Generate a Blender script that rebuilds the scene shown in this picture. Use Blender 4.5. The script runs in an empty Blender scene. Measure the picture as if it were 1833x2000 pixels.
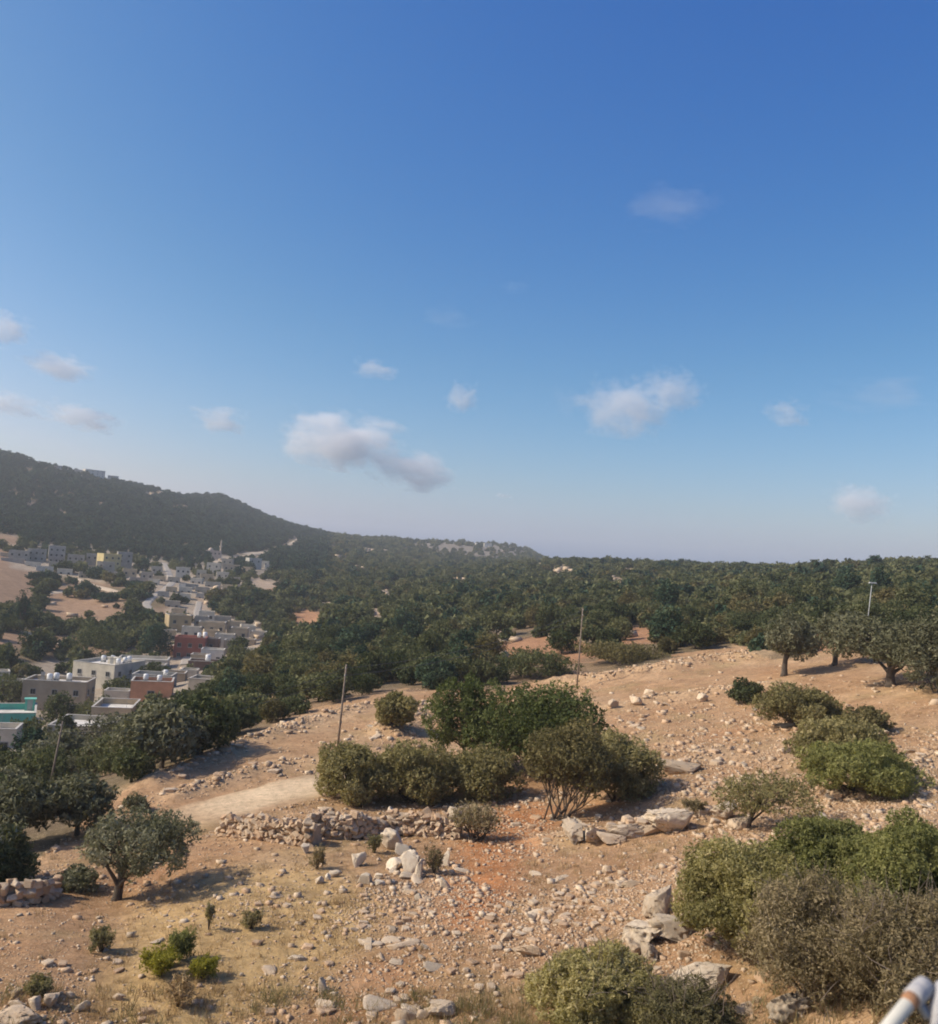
import bpy, math, random
import numpy as np
from mathutils import Matrix, Vector

SC = bpy.context.scene
COL = SC.collection
rad = math.radians

# ------------------------------------------------------------------ camera
F, W, H = 1760.0, 1833.0, 2000.0          # focal length and size of the photograph, in its pixels
PITCH, ROLL, CZ = rad(3.25), rad(4.0), 60.0
fw = np.array([0, math.cos(PITCH), math.sin(PITCH)])
u0 = np.array([0, -math.sin(PITCH), math.cos(PITCH)])
r0 = np.array([1.0, 0, 0])
RT = math.cos(ROLL) * r0 + math.sin(ROLL) * u0
UP = -math.sin(ROLL) * r0 + math.cos(ROLL) * u0
cd = bpy.data.cameras.new('camera')
cam = bpy.data.objects.new('camera', cd)
COL.objects.link(cam)
cam.matrix_world = Matrix(((RT[0], UP[0], -fw[0], 0), (RT[1], UP[1], -fw[1], 0), (RT[2], UP[2], -fw[2], CZ), (0, 0, 0, 1)))
cd.sensor_fit = 'HORIZONTAL'
cd.sensor_width = 36
cd.lens = 36 * F / W
cd.clip_start, cd.clip_end = 0.1, 60000
cd.dof.use_dof = True
cd.dof.focus_distance = 70
cd.dof.aperture_fstop = 6
SC.camera = cam

# ------------------------------------------------------------------ sky, sun, exposure
SUN_EL, SUN_AZ = rad(39), rad(-97)         # azimuth measured from +Y towards +X
world = bpy.data.worlds.new('World')
SC.world = world
world.use_nodes = True
wn, wl = world.node_tree.nodes, world.node_tree.links
wn.clear()
sky = wn.new('ShaderNodeTexSky')
sky.sky_type = 'NISHITA'
sky.sun_disc = False
sky.sun_elevation, sky.sun_rotation = SUN_EL, SUN_AZ
sky.altitude, sky.air_density, sky.dust_density, sky.ozone_density = 950, 1.0, 4.0, 4.0
sp, cb = wn.new('ShaderNodeSeparateColor'), wn.new('ShaderNodeCombineColor')   # the colour response of the phone that took the picture
wl.new(sky.outputs[0], sp.inputs[0])
for k, (g_, a_, lim_, op_) in enumerate(((1.137, 0.2915, 0.95, 'MINIMUM'), (0.347, 0.5127, 0.85, 'MINIMUM'), (-0.392, 1.3621, 0.78, 'MAXIMUM'))):
    p_, m_, c_, f_ = (wn.new('ShaderNodeMath') for _ in range(4))
    p_.operation, m_.operation, c_.operation, f_.operation = 'POWER', 'MULTIPLY', op_, 'MULTIPLY'
    p_.inputs[1].default_value, m_.inputs[1].default_value, c_.inputs[1].default_value = g_, a_, lim_
    wl.new(sp.outputs[k], p_.inputs[0])
    wl.new(p_.outputs[0], m_.inputs[0])
    wl.new(m_.outputs[0], c_.inputs[0])
    wl.new(c_.outputs[0], f_.inputs[0])
    wl.new(sp.outputs[k], f_.inputs[1])
    wl.new(f_.outputs[0], cb.inputs[k])
bg = wn.new('ShaderNodeBackground')
bg.inputs['Strength'].default_value = 0.15
wo = wn.new('ShaderNodeOutputWorld')
wl.new(cb.outputs[0], bg.inputs['Color'])
wl.new(bg.outputs[0], wo.inputs['Surface'])
sd = bpy.data.lights.new('sun', 'SUN')
sd.energy, sd.angle, sd.color = 3.75, rad(0.6), (1.0, 0.92, 0.77)
sun = bpy.data.objects.new('sun', sd)
COL.objects.link(sun)
sdir = Vector((math.sin(SUN_AZ) * math.cos(SUN_EL), math.cos(SUN_AZ) * math.cos(SUN_EL), math.sin(SUN_EL)))
sun.rotation_euler = sdir.to_track_quat('Z', 'Y').to_euler()
sun.location = (0, 0, 500)
SC.view_settings.view_transform = 'Standard'
SC.view_settings.look = 'None'
SC.view_settings.exposure = 0.34
SC.view_settings.gamma = 1.0
SC.view_settings.use_curve_mapping = False
cy = SC.cycles
cy.max_bounces, cy.diffuse_bounces, cy.glossy_bounces, cy.transmission_bounces = 7, 3, 2, 3
cy.volume_bounces, cy.transparent_max_bounces = 6, 8
cy.use_adaptive_sampling, cy.adaptive_threshold = True, 0.02
cy.use_denoising = True
cy.caustics_reflective = cy.caustics_refractive = False
cy.filter_width = 1.9
cy.sample_clamp_indirect = 6

# ------------------------------------------------------------------ numeric helpers
def rays(px, py):
    px, py = np.atleast_1d(np.asarray(px, float)), np.atleast_1d(np.asarray(py, float))
    return fw + RT * ((px - W / 2) / F)[:, None] + UP * ((H / 2 - py) / F)[:, None]

def unproj(px, py, r):
    """point on the sight line of a photo pixel at horizontal distance r"""
    d = rays(px, py)
    k = np.asarray(r, float) / np.hypot(d[:, 0], d[:, 1])
    return d * k[:, None] + np.array([0, 0, CZ])

def project(p):
    q = np.atleast_2d(p) - np.array([0, 0, CZ])
    w = np.maximum(q @ fw, 1e-3)
    return W / 2 + F * (q @ RT) / w, H / 2 - F * (q @ UP) / w

def vnoise(p, seed=0):
    p = np.asarray(p, float)
    i = np.floor(p).astype(np.int64)
    f = p - i
    f = f * f * (3 - 2 * f)
    out = 0.0
    for dx in (0, 1):
        wx = f[:, 0] if dx else 1 - f[:, 0]
        for dy in (0, 1):
            wy = f[:, 1] if dy else 1 - f[:, 1]
            for dz in (0, 1):
                wz = f[:, 2] if dz else 1 - f[:, 2]
                h = (i[:, 0] + dx) * 374761393 + (i[:, 1] + dy) * 668265263 + (i[:, 2] + dz) * 2147483647 + seed * 1274126177
                h = (h ^ (h >> 13)) * 1274126177
                h = (h ^ (h >> 16)) & 0xFFFFF
                out = out + wx * wy * wz * (h / 524287.5 - 1)
    return out

def fbm(p, octv=4, seed=0, gain=0.5):
    a, s, n = 1.0, 0.0, 0.0
    p = np.asarray(p, float)
    for k in range(octv):
        s = s + a * vnoise(p * 2.03 ** k + 17.3 * k, seed + k)
        n += a
        a *= gain
    return s / n

def fbm2(x, y, scale, octv=4, seed=0):
    return fbm(np.stack([x / scale, y / scale, np.zeros_like(x) + 0.5], 1), octv, seed)

def inpoly(px, py, poly):
    c = np.zeros(len(px), bool)
    n = len(poly)
    for k in range(n):
        x1, y1 = poly[k]
        x2, y2 = poly[(k + 1) % n]
        if y1 == y2:
            continue
        t = ((y1 > py) != (y2 > py)) & (px < (x2 - x1) * (py - y1) / (y2 - y1) + x1)
        c ^= t
    return c

def segdist(x, y, pts):
    d = np.full(len(x), 1e9)
    for (x1, y1), (x2, y2) in zip(pts[:-1], pts[1:]):
        dx, dy = x2 - x1, y2 - y1
        t = np.clip(((x - x1) * dx + (y - y1) * dy) / max(dx * dx + dy * dy, 1e-9), 0, 1)
        d = np.minimum(d, np.hypot(x - x1 - t * dx, y - y1 - t * dy))
    return d

def sstep(a, b, x):
    t = np.clip((x - a) / (b - a), 0, 1)
    return t * t * (3 - 2 * t)

# ------------------------------------------------------------------ the lie of the land
# (photo x, photo y, horizontal distance in metres) of points on bare ground
CTRL = [
 (0,2000,28),(300,2000,27.5),(900,2000,26),(1400,2000,25),(1833,2000,24),(0,1760,41),(230,1760,41),(420,1725,40.5),(900,1750,37),(1300,1750,34),(1833,1750,32),
 (230,1640,51),(430,1640,49),(870,1640,48),(1100,1650,46),(1350,1630,45),(1600,1620,44),(1833,1600,44),(380,1590,56),(620,1540,60),(290,1520,68),(650,1470,72),
 (800,1560,58),(1000,1580,55),(1180,1590,53),(1300,1500,62),(1560,1500,60),(1800,1480,62),(500,1420,90),(600,1390,100),(740,1360,105),(1000,1400,88),(1128,1345,108),(1300,1310,112),
 (1450,1270,130),(1530,1320,100),(1745,1340,88),(1833,1360,80),(1400,1400,82),(1690,1240,135),(1833,1240,130),(1240,1235,180),(1060,1255,175),(1600,1240,150),(900,1300,150),
 (1833,1118,420),(1650,1120,460),(1500,1124,520),(1300,1116,600),(1220,1110,650),(1080,1103,750),(1500,1180,240),(1750,1180,230),(1200,1160,350),(1000,1180,320),
 (800,1200,300),(800,1300,170),(640,1300,180),(640,1200,350),(500,1350,150),(400,1430,115),(250,1500,90),(100,1560,75),(0,1620,60),
 (0,1490,115),(200,1452,148),(0,1450,150),(150,1420,185),(180,1345,238),(350,1310,255),(300,1370,190),(450,1295,262),(340,1225,350),(380,1150,480),(300,1240,330),
 (0,1250,300),(100,1200,380),(100,1165,430),(0,1130,450),(250,1160,430),(100,1100,545),(250,1108,565),(420,1092,700),(500,1110,650),(540,1145,520),(600,1215,380),(560,1180,430),
 (0,1050,650),(0,960,950),(0,890,1350),(100,914,1350),(200,1040,760),(200,940,1350),(300,960,1400),(400,1045,860),(400,968,1500),(430,970,1500),(370,974,1450),(500,1006,1450),(500,1060,950),
 (560,1030,1400),(600,1043,1350),(600,1072,950),(600,1120,650),(650,1047,1600),(780,1058,1700),(900,1064,1750),(1010,1070,1800),(1040,1078,1800),(1062,1094,1750),(800,1100,1000),(950,1100,1100),(700,1130,620),(900,1140,560),(720,1090,1000),
]
cp = np.array(CTRL, float)
P = unproj(cp[:, 0], cp[:, 1], cp[:, 2])
th_c = np.arctan2(P[:, 0], P[:, 1])
pts = [(t, math.log(r), (z - CZ) / r) for t, r, z in zip(th_c, cp[:, 2], P[:, 2])]
for t in np.radians([-50, -36, -27, -18, -9, 0, 9, 18, 27, 36, 50]):
    s = math.degrees(t)
    hill = 1 if s < -8 else 0.35 if s < 6 else 0
    pts += [(t, math.log(2200), (30 * hill - 30) / 2200), (t, math.log(3800), -90 / 3800), (t, math.log(14), (-14 - 1.5 * (s < -10)) / 14), (t, math.log(7), -13.6 / 7), (t, math.log(2), -13.2 / 2)]
pts += [(rad(-50), math.log(r), z / r) for r, z in ((30, -18), (60, -24), (120, -36), (250, -42), (450, -30), (750, 5), (1300, 130))]
pts += [(rad(50), math.log(r), z / r) for r, z in ((30, -11), (60, -9), (120, -4), (250, 3), (450, 14), (900, 20), (1300, 5))]
pts += [(rad(38), math.log(r), z / r) for r, z in ((60, -9.5), (130, -5), (420, 15))]
Q = np.array(pts)
KT = 3.2
def tps(d2):
    return np.where(d2 > 1e-12, 0.5 * d2 * np.log(np.maximum(d2, 1e-12)), 0)
A = np.stack([Q[:, 0] * KT, Q[:, 1]], 1)
n = len(A)
K = tps(((A[:, None] - A[None]) ** 2).sum(2)) + np.eye(n) * 2e-4
Pm = np.hstack([np.ones((n, 1)), A])
Z4 = np.zeros((n + 3, n + 3))
Z4[:n, :n], Z4[:n, n:], Z4[n:, :n] = K, Pm, Pm.T
# weight by distance so that near points stay exact in metres
sol = np.linalg.solve(Z4, np.concatenate([Q[:, 2], np.zeros(3)]))
TG = np.radians(np.linspace(-52, 52, 313))
LG = np.linspace(math.log(2), math.log(3900), 420)
gt, gl = np.meshgrid(TG * KT, LG, indexing='ij')
g = np.stack([gt.ravel(), gl.ravel()], 1)
GV = (sum(sol[k] * tps(((g - A[k]) ** 2).sum(1)) for k in range(n)) + sol[n] + g @ sol[n + 1:]).reshape(gt.shape)
PROF = GV.mean(0)

def tanel(th, lr):
    a = np.clip((th - TG[0]) / (TG[1] - TG[0]), 0, len(TG) - 1.001)
    b = np.clip((lr - LG[0]) / (LG[1] - LG[0]), 0, len(LG) - 1.001)
    i, j = a.astype(int), b.astype(int)
    a, b = a - i, b - j
    v = GV[i, j] * (1 - a) * (1 - b) + GV[i + 1, j] * a * (1 - b) + GV[i, j + 1] * (1 - a) * b + GV[i + 1, j + 1] * a * b
    p = PROF[j] * (1 - b) + PROF[j + 1] * b
    m = sstep(rad(50), rad(110), np.abs(th))
    return v * (1 - m) + p * m

RIDGES = []                                 # rubble banks: (points, height, half width)
def zt(x, y):
    x, y = np.atleast_1d(np.asarray(x, float)), np.atleast_1d(np.asarray(y, float))
    r = np.maximum(np.hypot(x, y), 2.0)
    z = tanel(np.arctan2(x, y), np.log(r)) * r + CZ
    far = sstep(90, 500, r)
    z += (0.16 * fbm2(x, y, 5.0, 3, 3) + 0.10 * fbm2(x, y, 1.3, 3, 5)) * (1 - far) + far * (1.6 * fbm2(x, y, 45.0, 3, 9)) + sstep(700, 1300, r) * 3.5 * fbm2(x, y, 110.0, 3, 12)
    for pts_, hh, ww in RIDGES:
        q = np.array(pts_)
        m = (x > q[:, 0].min() - 4 * ww) & (x < q[:, 0].max() + 4 * ww) & (y > q[:, 1].min() - 4 * ww) & (y < q[:, 1].max() + 4 * ww)
        if m.any():
            d = segdist(x[m] + 0.5 * fbm2(x[m], y[m], 1.5, 2, 21), y[m] + 0.5 * fbm2(x[m], y[m], 1.5, 2, 22), pts_)
            k = np.exp(-(d / ww) ** 2)
            z[m] += hh * k * (1 + 0.7 * fbm2(x[m], y[m], 0.8, 3, 23))
    return z

RS = np.exp(np.linspace(math.log(6), math.log(3600), 1500))
def ground(px, py):
    """where the sight line of a photo pixel meets the land"""
    d = rays([px], [py])[0]
    d = d / math.hypot(d[0], d[1])
    z = CZ + d[2] * RS - zt(d[0] * RS, d[1] * RS)
    k = np.nonzero(z < 0)[0]
    if len(k) == 0:
        r = RS[np.argmin(z)]
    else:
        k = k[0]
        r = RS[k] if k == 0 else RS[k - 1] + (RS[k] - RS[k - 1]) * z[k - 1] / (z[k - 1] - z[k])
    x, y = d[0] * r, d[1] * r
    return np.array([x, y, zt(x, y)[0]])

def bank(px_pts, h, w):
    q = [ground(*p)[:2] for p in px_pts]
    RIDGES.append(([tuple(a) for a in q], h, w))
    return q

# ------------------------------------------------------------------ mesh and material helpers
def new_mesh(name, v, faces, mats=(), smooth=False, tint=None, color=None, midx=None):
    """faces: array (M,3) or (M,4), or a list of tuples"""
    me = bpy.data.meshes.new(name)
    v = np.asarray(v, np.float32)
    if isinstance(faces, np.ndarray):
        k = faces.shape[1]
        me.vertices.add(len(v))
        me.vertices.foreach_set('co', v.ravel())
        me.loops.add(faces.size)
        me.loops.foreach_set('vertex_index', faces.astype(np.int32).ravel())
        me.polygons.add(len(faces))
        me.polygons.foreach_set('loop_start', np.arange(0, faces.size, k, dtype=np.int32))
        me.update(calc_edges=True)
    else:
        me.from_pydata(v.tolist(), [], faces)
    for m in mats:
        me.materials.append(m)
    if smooth:
        me.polygons.foreach_set('use_smooth', np.ones(len(me.polygons), bool))
    if midx is not None:
        me.polygons.foreach_set('material_index', np.asarray(midx, np.int32))
    if tint is not None:
        a = me.attributes.new('tint', 'FLOAT', 'POINT')
        a.data.foreach_set('value', np.asarray(tint, np.float32))
    if color is not None:
        a = me.attributes.new('soil', 'FLOAT_COLOR', 'POINT')
        a.data.foreach_set('color', np.hstack([color, np.ones((len(color), 1))]).astype(np.float32).ravel())
    me.update()
    return me

def link(name, data, parent=None, loc=None, rotz=None, scale=None):
    o = bpy.data.objects.new(name, data)
    COL.objects.link(o)
    if parent is not None:
        o.parent = parent
    if loc is not None:
        o.location = [float(a) for a in loc]
    if rotz is not None:
        o.rotation_euler = (0, 0, rotz)
    if scale is not None:
        o.scale = scale if hasattr(scale, '__len__') else (scale,) * 3
    return o

def tag(o, label=None, cat=None, group=None, kind=None):
    for k, v in (('label', label), ('category', cat), ('group', group), ('kind', kind)):
        if v:
            o[k] = v
    return o

class MB:
    """collects simple solids into one mesh"""
    def __init__(s):
        s.v, s.f, s.m, s.t = [], [], [], []
    def add(s, v, f, m=0):
        b = len(s.v)
        s.v += [tuple(map(float, p)) for p in v]
        s.f += [tuple(b + i for i in q) for q in f]
        s.m += [m] * len(f)
    def box(s, c, d, m=0, rz=0.0, taper=1.0):
        x, y, z = (q / 2 for q in d)
        v = [(sx * x * (taper if sz > 0 else 1), sy * y * (taper if sz > 0 else 1), sz * z) for sz in (-1, 1) for sx, sy in ((-1, -1), (1, -1), (1, 1), (-1, 1))]
        cs, sn = math.cos(rz), math.sin(rz)
        v = [(c[0] + a * cs - b * sn, c[1] + a * sn + b * cs, c[2] + e) for a, b, e in v]
        s.add(v, [(3, 2, 1, 0), (4, 5, 6, 7), (0, 1, 5, 4), (1, 2, 6, 5), (2, 3, 7, 6), (3, 0, 4, 7)], m)
    def tube(s, pts, rs, n=6, m=0, cap=True):
        pts = [Vector(p) for p in pts]
        if not hasattr(rs, '__len__'):
            rs = [rs] * len(pts)
        b = len(s.v)
        t0 = (pts[1] - pts[0]).normalized()
        a = t0.orthogonal().normalized()
        for k, p in enumerate(pts):
            t = (pts[min(k + 1, len(pts) - 1)] - pts[max(k - 1, 0)]).normalized()
            a = (a - t * a.dot(t)).normalized()
            c = t.cross(a)
            for q in range(n):
                w = 2 * math.pi * q / n
                s.v.append(tuple(p + (a * math.cos(w) + c * math.sin(w)) * rs[k]))
        for k in range(len(pts) - 1):
            for q in range(n):
                s.f.append((b + k * n + q, b + k * n + (q + 1) % n, b + (k + 1) * n + (q + 1) % n, b + (k + 1) * n + q))
                s.m.append(m)
        if cap:
            s.f += [tuple(b + q for q in reversed(range(n))), tuple(b + (len(pts) - 1) * n + q for q in range(n))]
            s.m += [m, m]
    def mesh(s, name, mats, smooth=False):
        return new_mesh(name, s.v, s.f, mats, smooth, midx=s.m if len(mats) > 1 else None)
    def build(s, name, mat, parent=None, smooth=False, **k):
        return link(name, s.mesh(name, mat if isinstance(mat, (list, tuple)) else [mat], smooth), parent, **k)

def nodes(name):
    m = bpy.data.materials.new(name)
    m.use_nodes = True
    t = m.node_tree
    t.nodes.clear()
    out = t.nodes.new('ShaderNodeOutputMaterial')
    return m, t.nodes, t.links, out

def nd(N, typ, **k):
    x = N.new(typ)
    for a, b in k.items():
        if hasattr(x, a):
            setattr(x, a, b)
        else:
            x.inputs[a].default_value = b
    return x

def mixc(N, L, fac, a, b, mode='MIX'):
    x = N.new('ShaderNodeMix')
    x.data_type, x.blend_type = 'RGBA', mode
    for s, v in ((x.inputs[0], fac), (x.inputs[6], a), (x.inputs[7], b)):
        if hasattr(v, 'is_output'):
            L.new(v, s)
        else:
            s.default_value = v if not isinstance(v, tuple) or len(v) == 4 else v + (1,)
    return x.outputs[2]

def ramp(N, L, fac, stops):
    x = N.new('ShaderNodeValToRGB')
    e = x.color_ramp.elements
    while len(e) < len(stops):
        e.new(0.5)
    for q, (p, c) in zip(e, stops):
        q.position = p
        q.color = tuple(c) + (1,) if len(c) == 3 else c
    L.new(fac, x.inputs[0])
    return x.outputs[0]

def noise_tex(N, L, scale, detail=4, rough=0.55, coord='Object'):
    tc = N.new('ShaderNodeTexCoord')
    x = nd(N, 'ShaderNodeTexNoise', Scale=scale, Detail=detail, Roughness=rough)
    L.new(tc.outputs[coord], x.inputs['Vector'])
    return x.outputs[0]

def plain(name, c, rough=0.8, var=0.25, scale=2.0, bump=0.0, bscale=20.0, metal=0.0, stain=None):
    """a painted, plastered or stone surface with mottled wear"""
    m, N, L, out = nodes(name)
    b = nd(N, 'ShaderNodeBsdfPrincipled', Roughness=rough, Metallic=metal)
    f = noise_tex(N, L, scale, 5, 0.65)
    d = stain or tuple(q * (1 - var) for q in c)
    col = ramp(N, L, f, [(0.3, d), (0.62, c), (0.8, tuple(min(q * (1 + var * 0.4), 0.9) for q in c))])
    L.new(col, b.inputs['Base Color'])
    if bump:
        bp = nd(N, 'ShaderNodeBump', Strength=bump, Distance=0.05)
        L.new(noise_tex(N, L, bscale, 4), bp.inputs['Height'])
        L.new(bp.outputs[0], b.inputs['Normal'])
    L.new(b.outputs[0], out.inputs[0])
    return m

def leaf_mat(name, dark, mid, light, trans=0.25, spread=0.5):
    """leaf colour: each leaf carries a tint of its own, each plant an even one"""
    m, N, L, out = nodes(name)
    at = nd(N, 'ShaderNodeAttribute', attribute_name='tint')
    oi = N.new('ShaderNodeObjectInfo')
    a = nd(N, 'ShaderNodeMath', operation='MULTIPLY_ADD')
    L.new(oi.outputs['Random'], a.inputs[0])
    a.inputs[1].default_value = spread
    L.new(at.outputs['Fac'], a.inputs[2])
    s = nd(N, 'ShaderNodeMath', operation='SUBTRACT')
    L.new(a.outputs[0], s.inputs[0])
    s.inputs[1].default_value = spread / 2
    col = ramp(N, L, s.outputs[0], [(0.0, dark), (0.5, mid), (1.0, light)])
    d = N.new('ShaderNodeBsdfDiffuse')
    t = N.new('ShaderNodeBsdfTranslucent')
    L.new(col, d.inputs[0])
    L.new(mixc(N, L, 1.0, col, (1.0, 1.0, 0.55, 1), 'MULTIPLY'), t.inputs[0])
    mx = nd(N, 'ShaderNodeMixShader', Fac=trans)
    L.new(d.outputs[0], mx.inputs[1])
    L.new(t.outputs[0], mx.inputs[2])
    L.new(mx.outputs[0], out.inputs[0])
    return m

M = {}
M['oak'] = leaf_mat('oak leaves', (0.042, 0.054, 0.026), (0.100, 0.112, 0.054), (0.19, 0.185, 0.092), 0.25, 0.8)
M['scrub'] = leaf_mat('olive brown scrub leaves', (0.122, 0.107, 0.049), (0.262, 0.229, 0.107), (0.415, 0.348, 0.171), 0.35)
M['nearbush'] = leaf_mat('sunlit bush leaves', (0.183, 0.165, 0.071), (0.378, 0.329, 0.146), (0.561, 0.476, 0.244), 0.45)
M['nearfresh'] = leaf_mat('fresh bush leaves', (0.125, 0.131, 0.053), (0.288, 0.281, 0.106), (0.463, 0.425, 0.188), 0.45)
M['autumn'] = leaf_mat('browning leaves', (0.075, 0.068, 0.033), (0.149, 0.13, 0.062), (0.242, 0.198, 0.094))
M['pine'] = leaf_mat('pine needles', (0.022, 0.040, 0.026), (0.048, 0.078, 0.048), (0.090, 0.120, 0.070), 0.1)
M['olive'] = leaf_mat('olive leaves', (0.09, 0.09, 0.052), (0.174, 0.17, 0.103), (0.302, 0.28, 0.185), 0.2)
M['green'] = leaf_mat('bright green leaves', (0.066, 0.084, 0.031), (0.15, 0.168, 0.066), (0.276, 0.276, 0.12), 0.35)
M['drybush'] = leaf_mat('dry twigs and leaves', (0.115, 0.092, 0.050), (0.225, 0.180, 0.100), (0.36, 0.285, 0.17), 0.35)
M['yellow'] = leaf_mat('yellow green sprigs', (0.20, 0.19, 0.035), (0.38, 0.34, 0.06), (0.52, 0.43, 0.11), 0.45)
M['weed'] = leaf_mat('grey green weeds', (0.14, 0.125, 0.065), (0.25, 0.22, 0.115), (0.38, 0.31, 0.175), 0.4)
M['straw'] = leaf_mat('dry grass blades', (0.24, 0.155, 0.08), (0.38, 0.26, 0.135), (0.52, 0.38, 0.21), 0.2, 0.0)
M['bark'] = plain('bark', (0.10, 0.075, 0.055), 0.9, 0.5, 6, 0.6, 25)
M['twig'] = plain('grey twigs', (0.19, 0.145, 0.11), 0.9, 0.35, 6)
def stone_mat(name, c, dirt, lichen=(0.33, 0.31, 0.26), s=1.0):
    m, N, L, out = nodes(name)
    b = nd(N, 'ShaderNodeBsdfPrincipled', Roughness=0.9)
    b.inputs['Specular IOR Level'].default_value = 0.2
    oi = N.new('ShaderNodeObjectInfo')
    at = nd(N, 'ShaderNodeAttribute', attribute_name='tint')
    k = nd(N, 'ShaderNodeMath', operation='ADD')
    L.new(oi.outputs['Random'], k.inputs[0])
    L.new(at.outputs['Fac'], k.inputs[1])
    fr = nd(N, 'ShaderNodeMath', operation='FRACT')
    L.new(k.outputs[0], fr.inputs[0])
    base = ramp(N, L, fr.outputs[0], [(0.0, tuple(q * 0.72 for q in c)), (0.35, tuple(a * 0.55 + q * 0.45 for a, q in zip(c, dirt))), (0.7, c), (1.0, tuple(min(q * 1.15, 0.8) for q in c))])
    col = mixc(N, L, ramp(N, L, noise_tex(N, L, 1.7 * s, 5, 0.65), [(0.45, (0, 0, 0)), (0.7, (1, 1, 1))]), base, dirt)
    col = mixc(N, L, ramp(N, L, noise_tex(N, L, 5.5 * s, 5, 0.7), [(0.55, (0, 0, 0)), (0.75, (0.8, 0.8, 0.8))]), col, lichen)
    L.new(col, b.inputs['Base Color'])
    bp = nd(N, 'ShaderNodeBump', Strength=0.7, Distance=0.06)
    L.new(noise_tex(N, L, 9 * s, 6, 0.7), bp.inputs['Height'])
    L.new(bp.outputs[0], b.inputs['Normal'])
    L.new(b.outputs[0], out.inputs[0])
    return m
M['stone'] = stone_mat('pale limestone', (0.58, 0.455, 0.32), (0.44, 0.30, 0.185), (0.42, 0.38, 0.31))
M['palestone'] = stone_mat('whitish limestone', (0.63, 0.53, 0.40), (0.50, 0.38, 0.26), (0.44, 0.40, 0.33))
M['tanstone'] = stone_mat('earth stained limestone', (0.54, 0.38, 0.245), (0.43, 0.27, 0.155), (0.47, 0.38, 0.28))
M['metal'] = plain('galvanised steel', (0.35, 0.35, 0.34), 0.5, 0.3, 3, metal=0.6)
M['wood'] = plain('weathered pole wood', (0.24, 0.185, 0.14), 0.9, 0.35, 3)
M['cable'] = plain('cable', (0.05, 0.05, 0.05), 0.7)

# ------------------------------------------------------------------ rubble banks in the field (they raise the ground)
BANK = {}
BANK['a'] = bank([(1090,1335),(1180,1330),(1290,1312),(1400,1292),(1500,1285)], 0.9, 2.2)
BANK['b'] = bank([(330,1560),(400,1540),(470,1518),(540,1498),(620,1490)], 0.45, 1.2)
BANK['c'] = bank([(290,1530),(380,1500),(450,1462),(520,1440),(600,1412),(700,1385)], 0.5, 1.6)
BANK['d'] = bank([(1100,1640),(1200,1635),(1290,1615),(1370,1600)], 0.5, 1.3)
BANK['e'] = bank([(1530,1570),(1620,1560),(1720,1545),(1790,1510),(1833,1480)], 0.45, 1.2)
BANK['f'] = bank([(760,1432),(830,1385)], 0.7, 2.0)
BANK['g'] = bank([(1190,1385),(1300,1362),(1420,1350),(1500,1340)], 0.4, 1.6)
BANK['h'] = bank([(1270,1510),(1340,1500),(1400,1470)], 0.35, 1.3)

# ------------------------------------------------------------------ soil colours laid out on the land
FIELD = [(-200,2100),(-200,1790),(60,1690),(170,1600),(290,1512),(400,1475),(480,1440),(600,1388),(740,1350),(830,1345),(980,1345),(1095,1322),(1240,1298),(1440,1258),(1500,1285),(1560,1285),(1610,1240),(1700,1285),(1833,1290),(2100,1300),(2100,2100)]
TERR = [[(935,1290),(960,1262),(1060,1240),(1140,1252),(1180,1285),(1080,1300)],[(1205,1262),(1225,1222),(1285,1228),(1295,1255)],[(1560,1270),(1590,1225),(1625,1235),(1620,1275)],
        [(575,1225),(570,1200),(600,1188),(640,1205),(635,1228)],[(480,1140),(500,1122),(560,1148),(530,1155)],[(380,1205),(385,1165),(402,1172),(402,1202)],[(740,1165),(745,1152),(785,1152),(780,1170)]]
BARE = [[(-60,1180),(-60,1040),(30,1045),(70,1120),(62,1180)],[(75,1205),(90,1155),(140,1142),(230,1165),(260,1200),(200,1215)],[(-60,1260),(-60,1225),(60,1235),(130,1255),(110,1268)]]
CLEAR = [[(x + w * math.cos(a), y + h * math.sin(a)) for a in np.arange(8) * 0.785] for x, y, w, h in ((765,1160,30,9),(738,1196,24,8),(682,1226,18,9),(1035,1158,16,5),(1028,1206,16,6),(1205,1136,22,9),(1232,1116,16,6),(1288,1140,16,7),(1100,1113,28,6),(1052,1102,14,4),(862,1176,14,5),(908,1196,14,5),(640,1182,24,5),
        (560,1250,24,7),(640,1262,22,6),(690,1290,26,7),(870,1270,30,7),(820,1232,18,5),(980,1232,20,5),(1130,1185,18,5),(1180,1215,22,6),(1340,1180,18,6),(1400,1215,22,6),(1460,1160,16,5),(1520,1225,26,7),(1350,1240,26,6),(1590,1140,12,4),(1640,1128,12,4),(1440,1130,12,4),(960,1150,14,4),(900,1135,16,4),(800,1125,18,4),(700,1110,22,4),(660,1090,22,4),(720,1075,18,3),(200,985,14,3),(120,1000,10,3),(60,985,10,3),(300,965,26,4),(350,990,22,3))]
GREYHILL = [(780,1056),(850,1050),(1015,1062),(1035,1085),(960,1098),(850,1085)]
RED = [(895,1650),(950,1580),(1010,1545),(1080,1580),(1085,1640),(1010,1690),(1000,1750),(960,1800),(905,1830),(850,1790),(880,1720)]
STRAW = [(150,2000),(250,1800),(420,1700),(640,1690),(760,1760),(700,1860),(560,1960),(420,2030)]
TAN, REDC, STRAWC, PALE = np.array([0.365, 0.222, 0.122]), np.array([0.40, 0.175, 0.072]), np.array([0.50, 0.35, 0.16]), np.array([0.455, 0.315, 0.19])
YARD = np.array([0.36, 0.30, 0.235])
DRYG = np.array([0.31, 0.215, 0.108])
LITTER, ROCK, BAREC = np.array([0.15, 0.115, 0.070]), np.array([0.33, 0.28, 0.225]), np.array([0.28, 0.180, 0.115])

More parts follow.
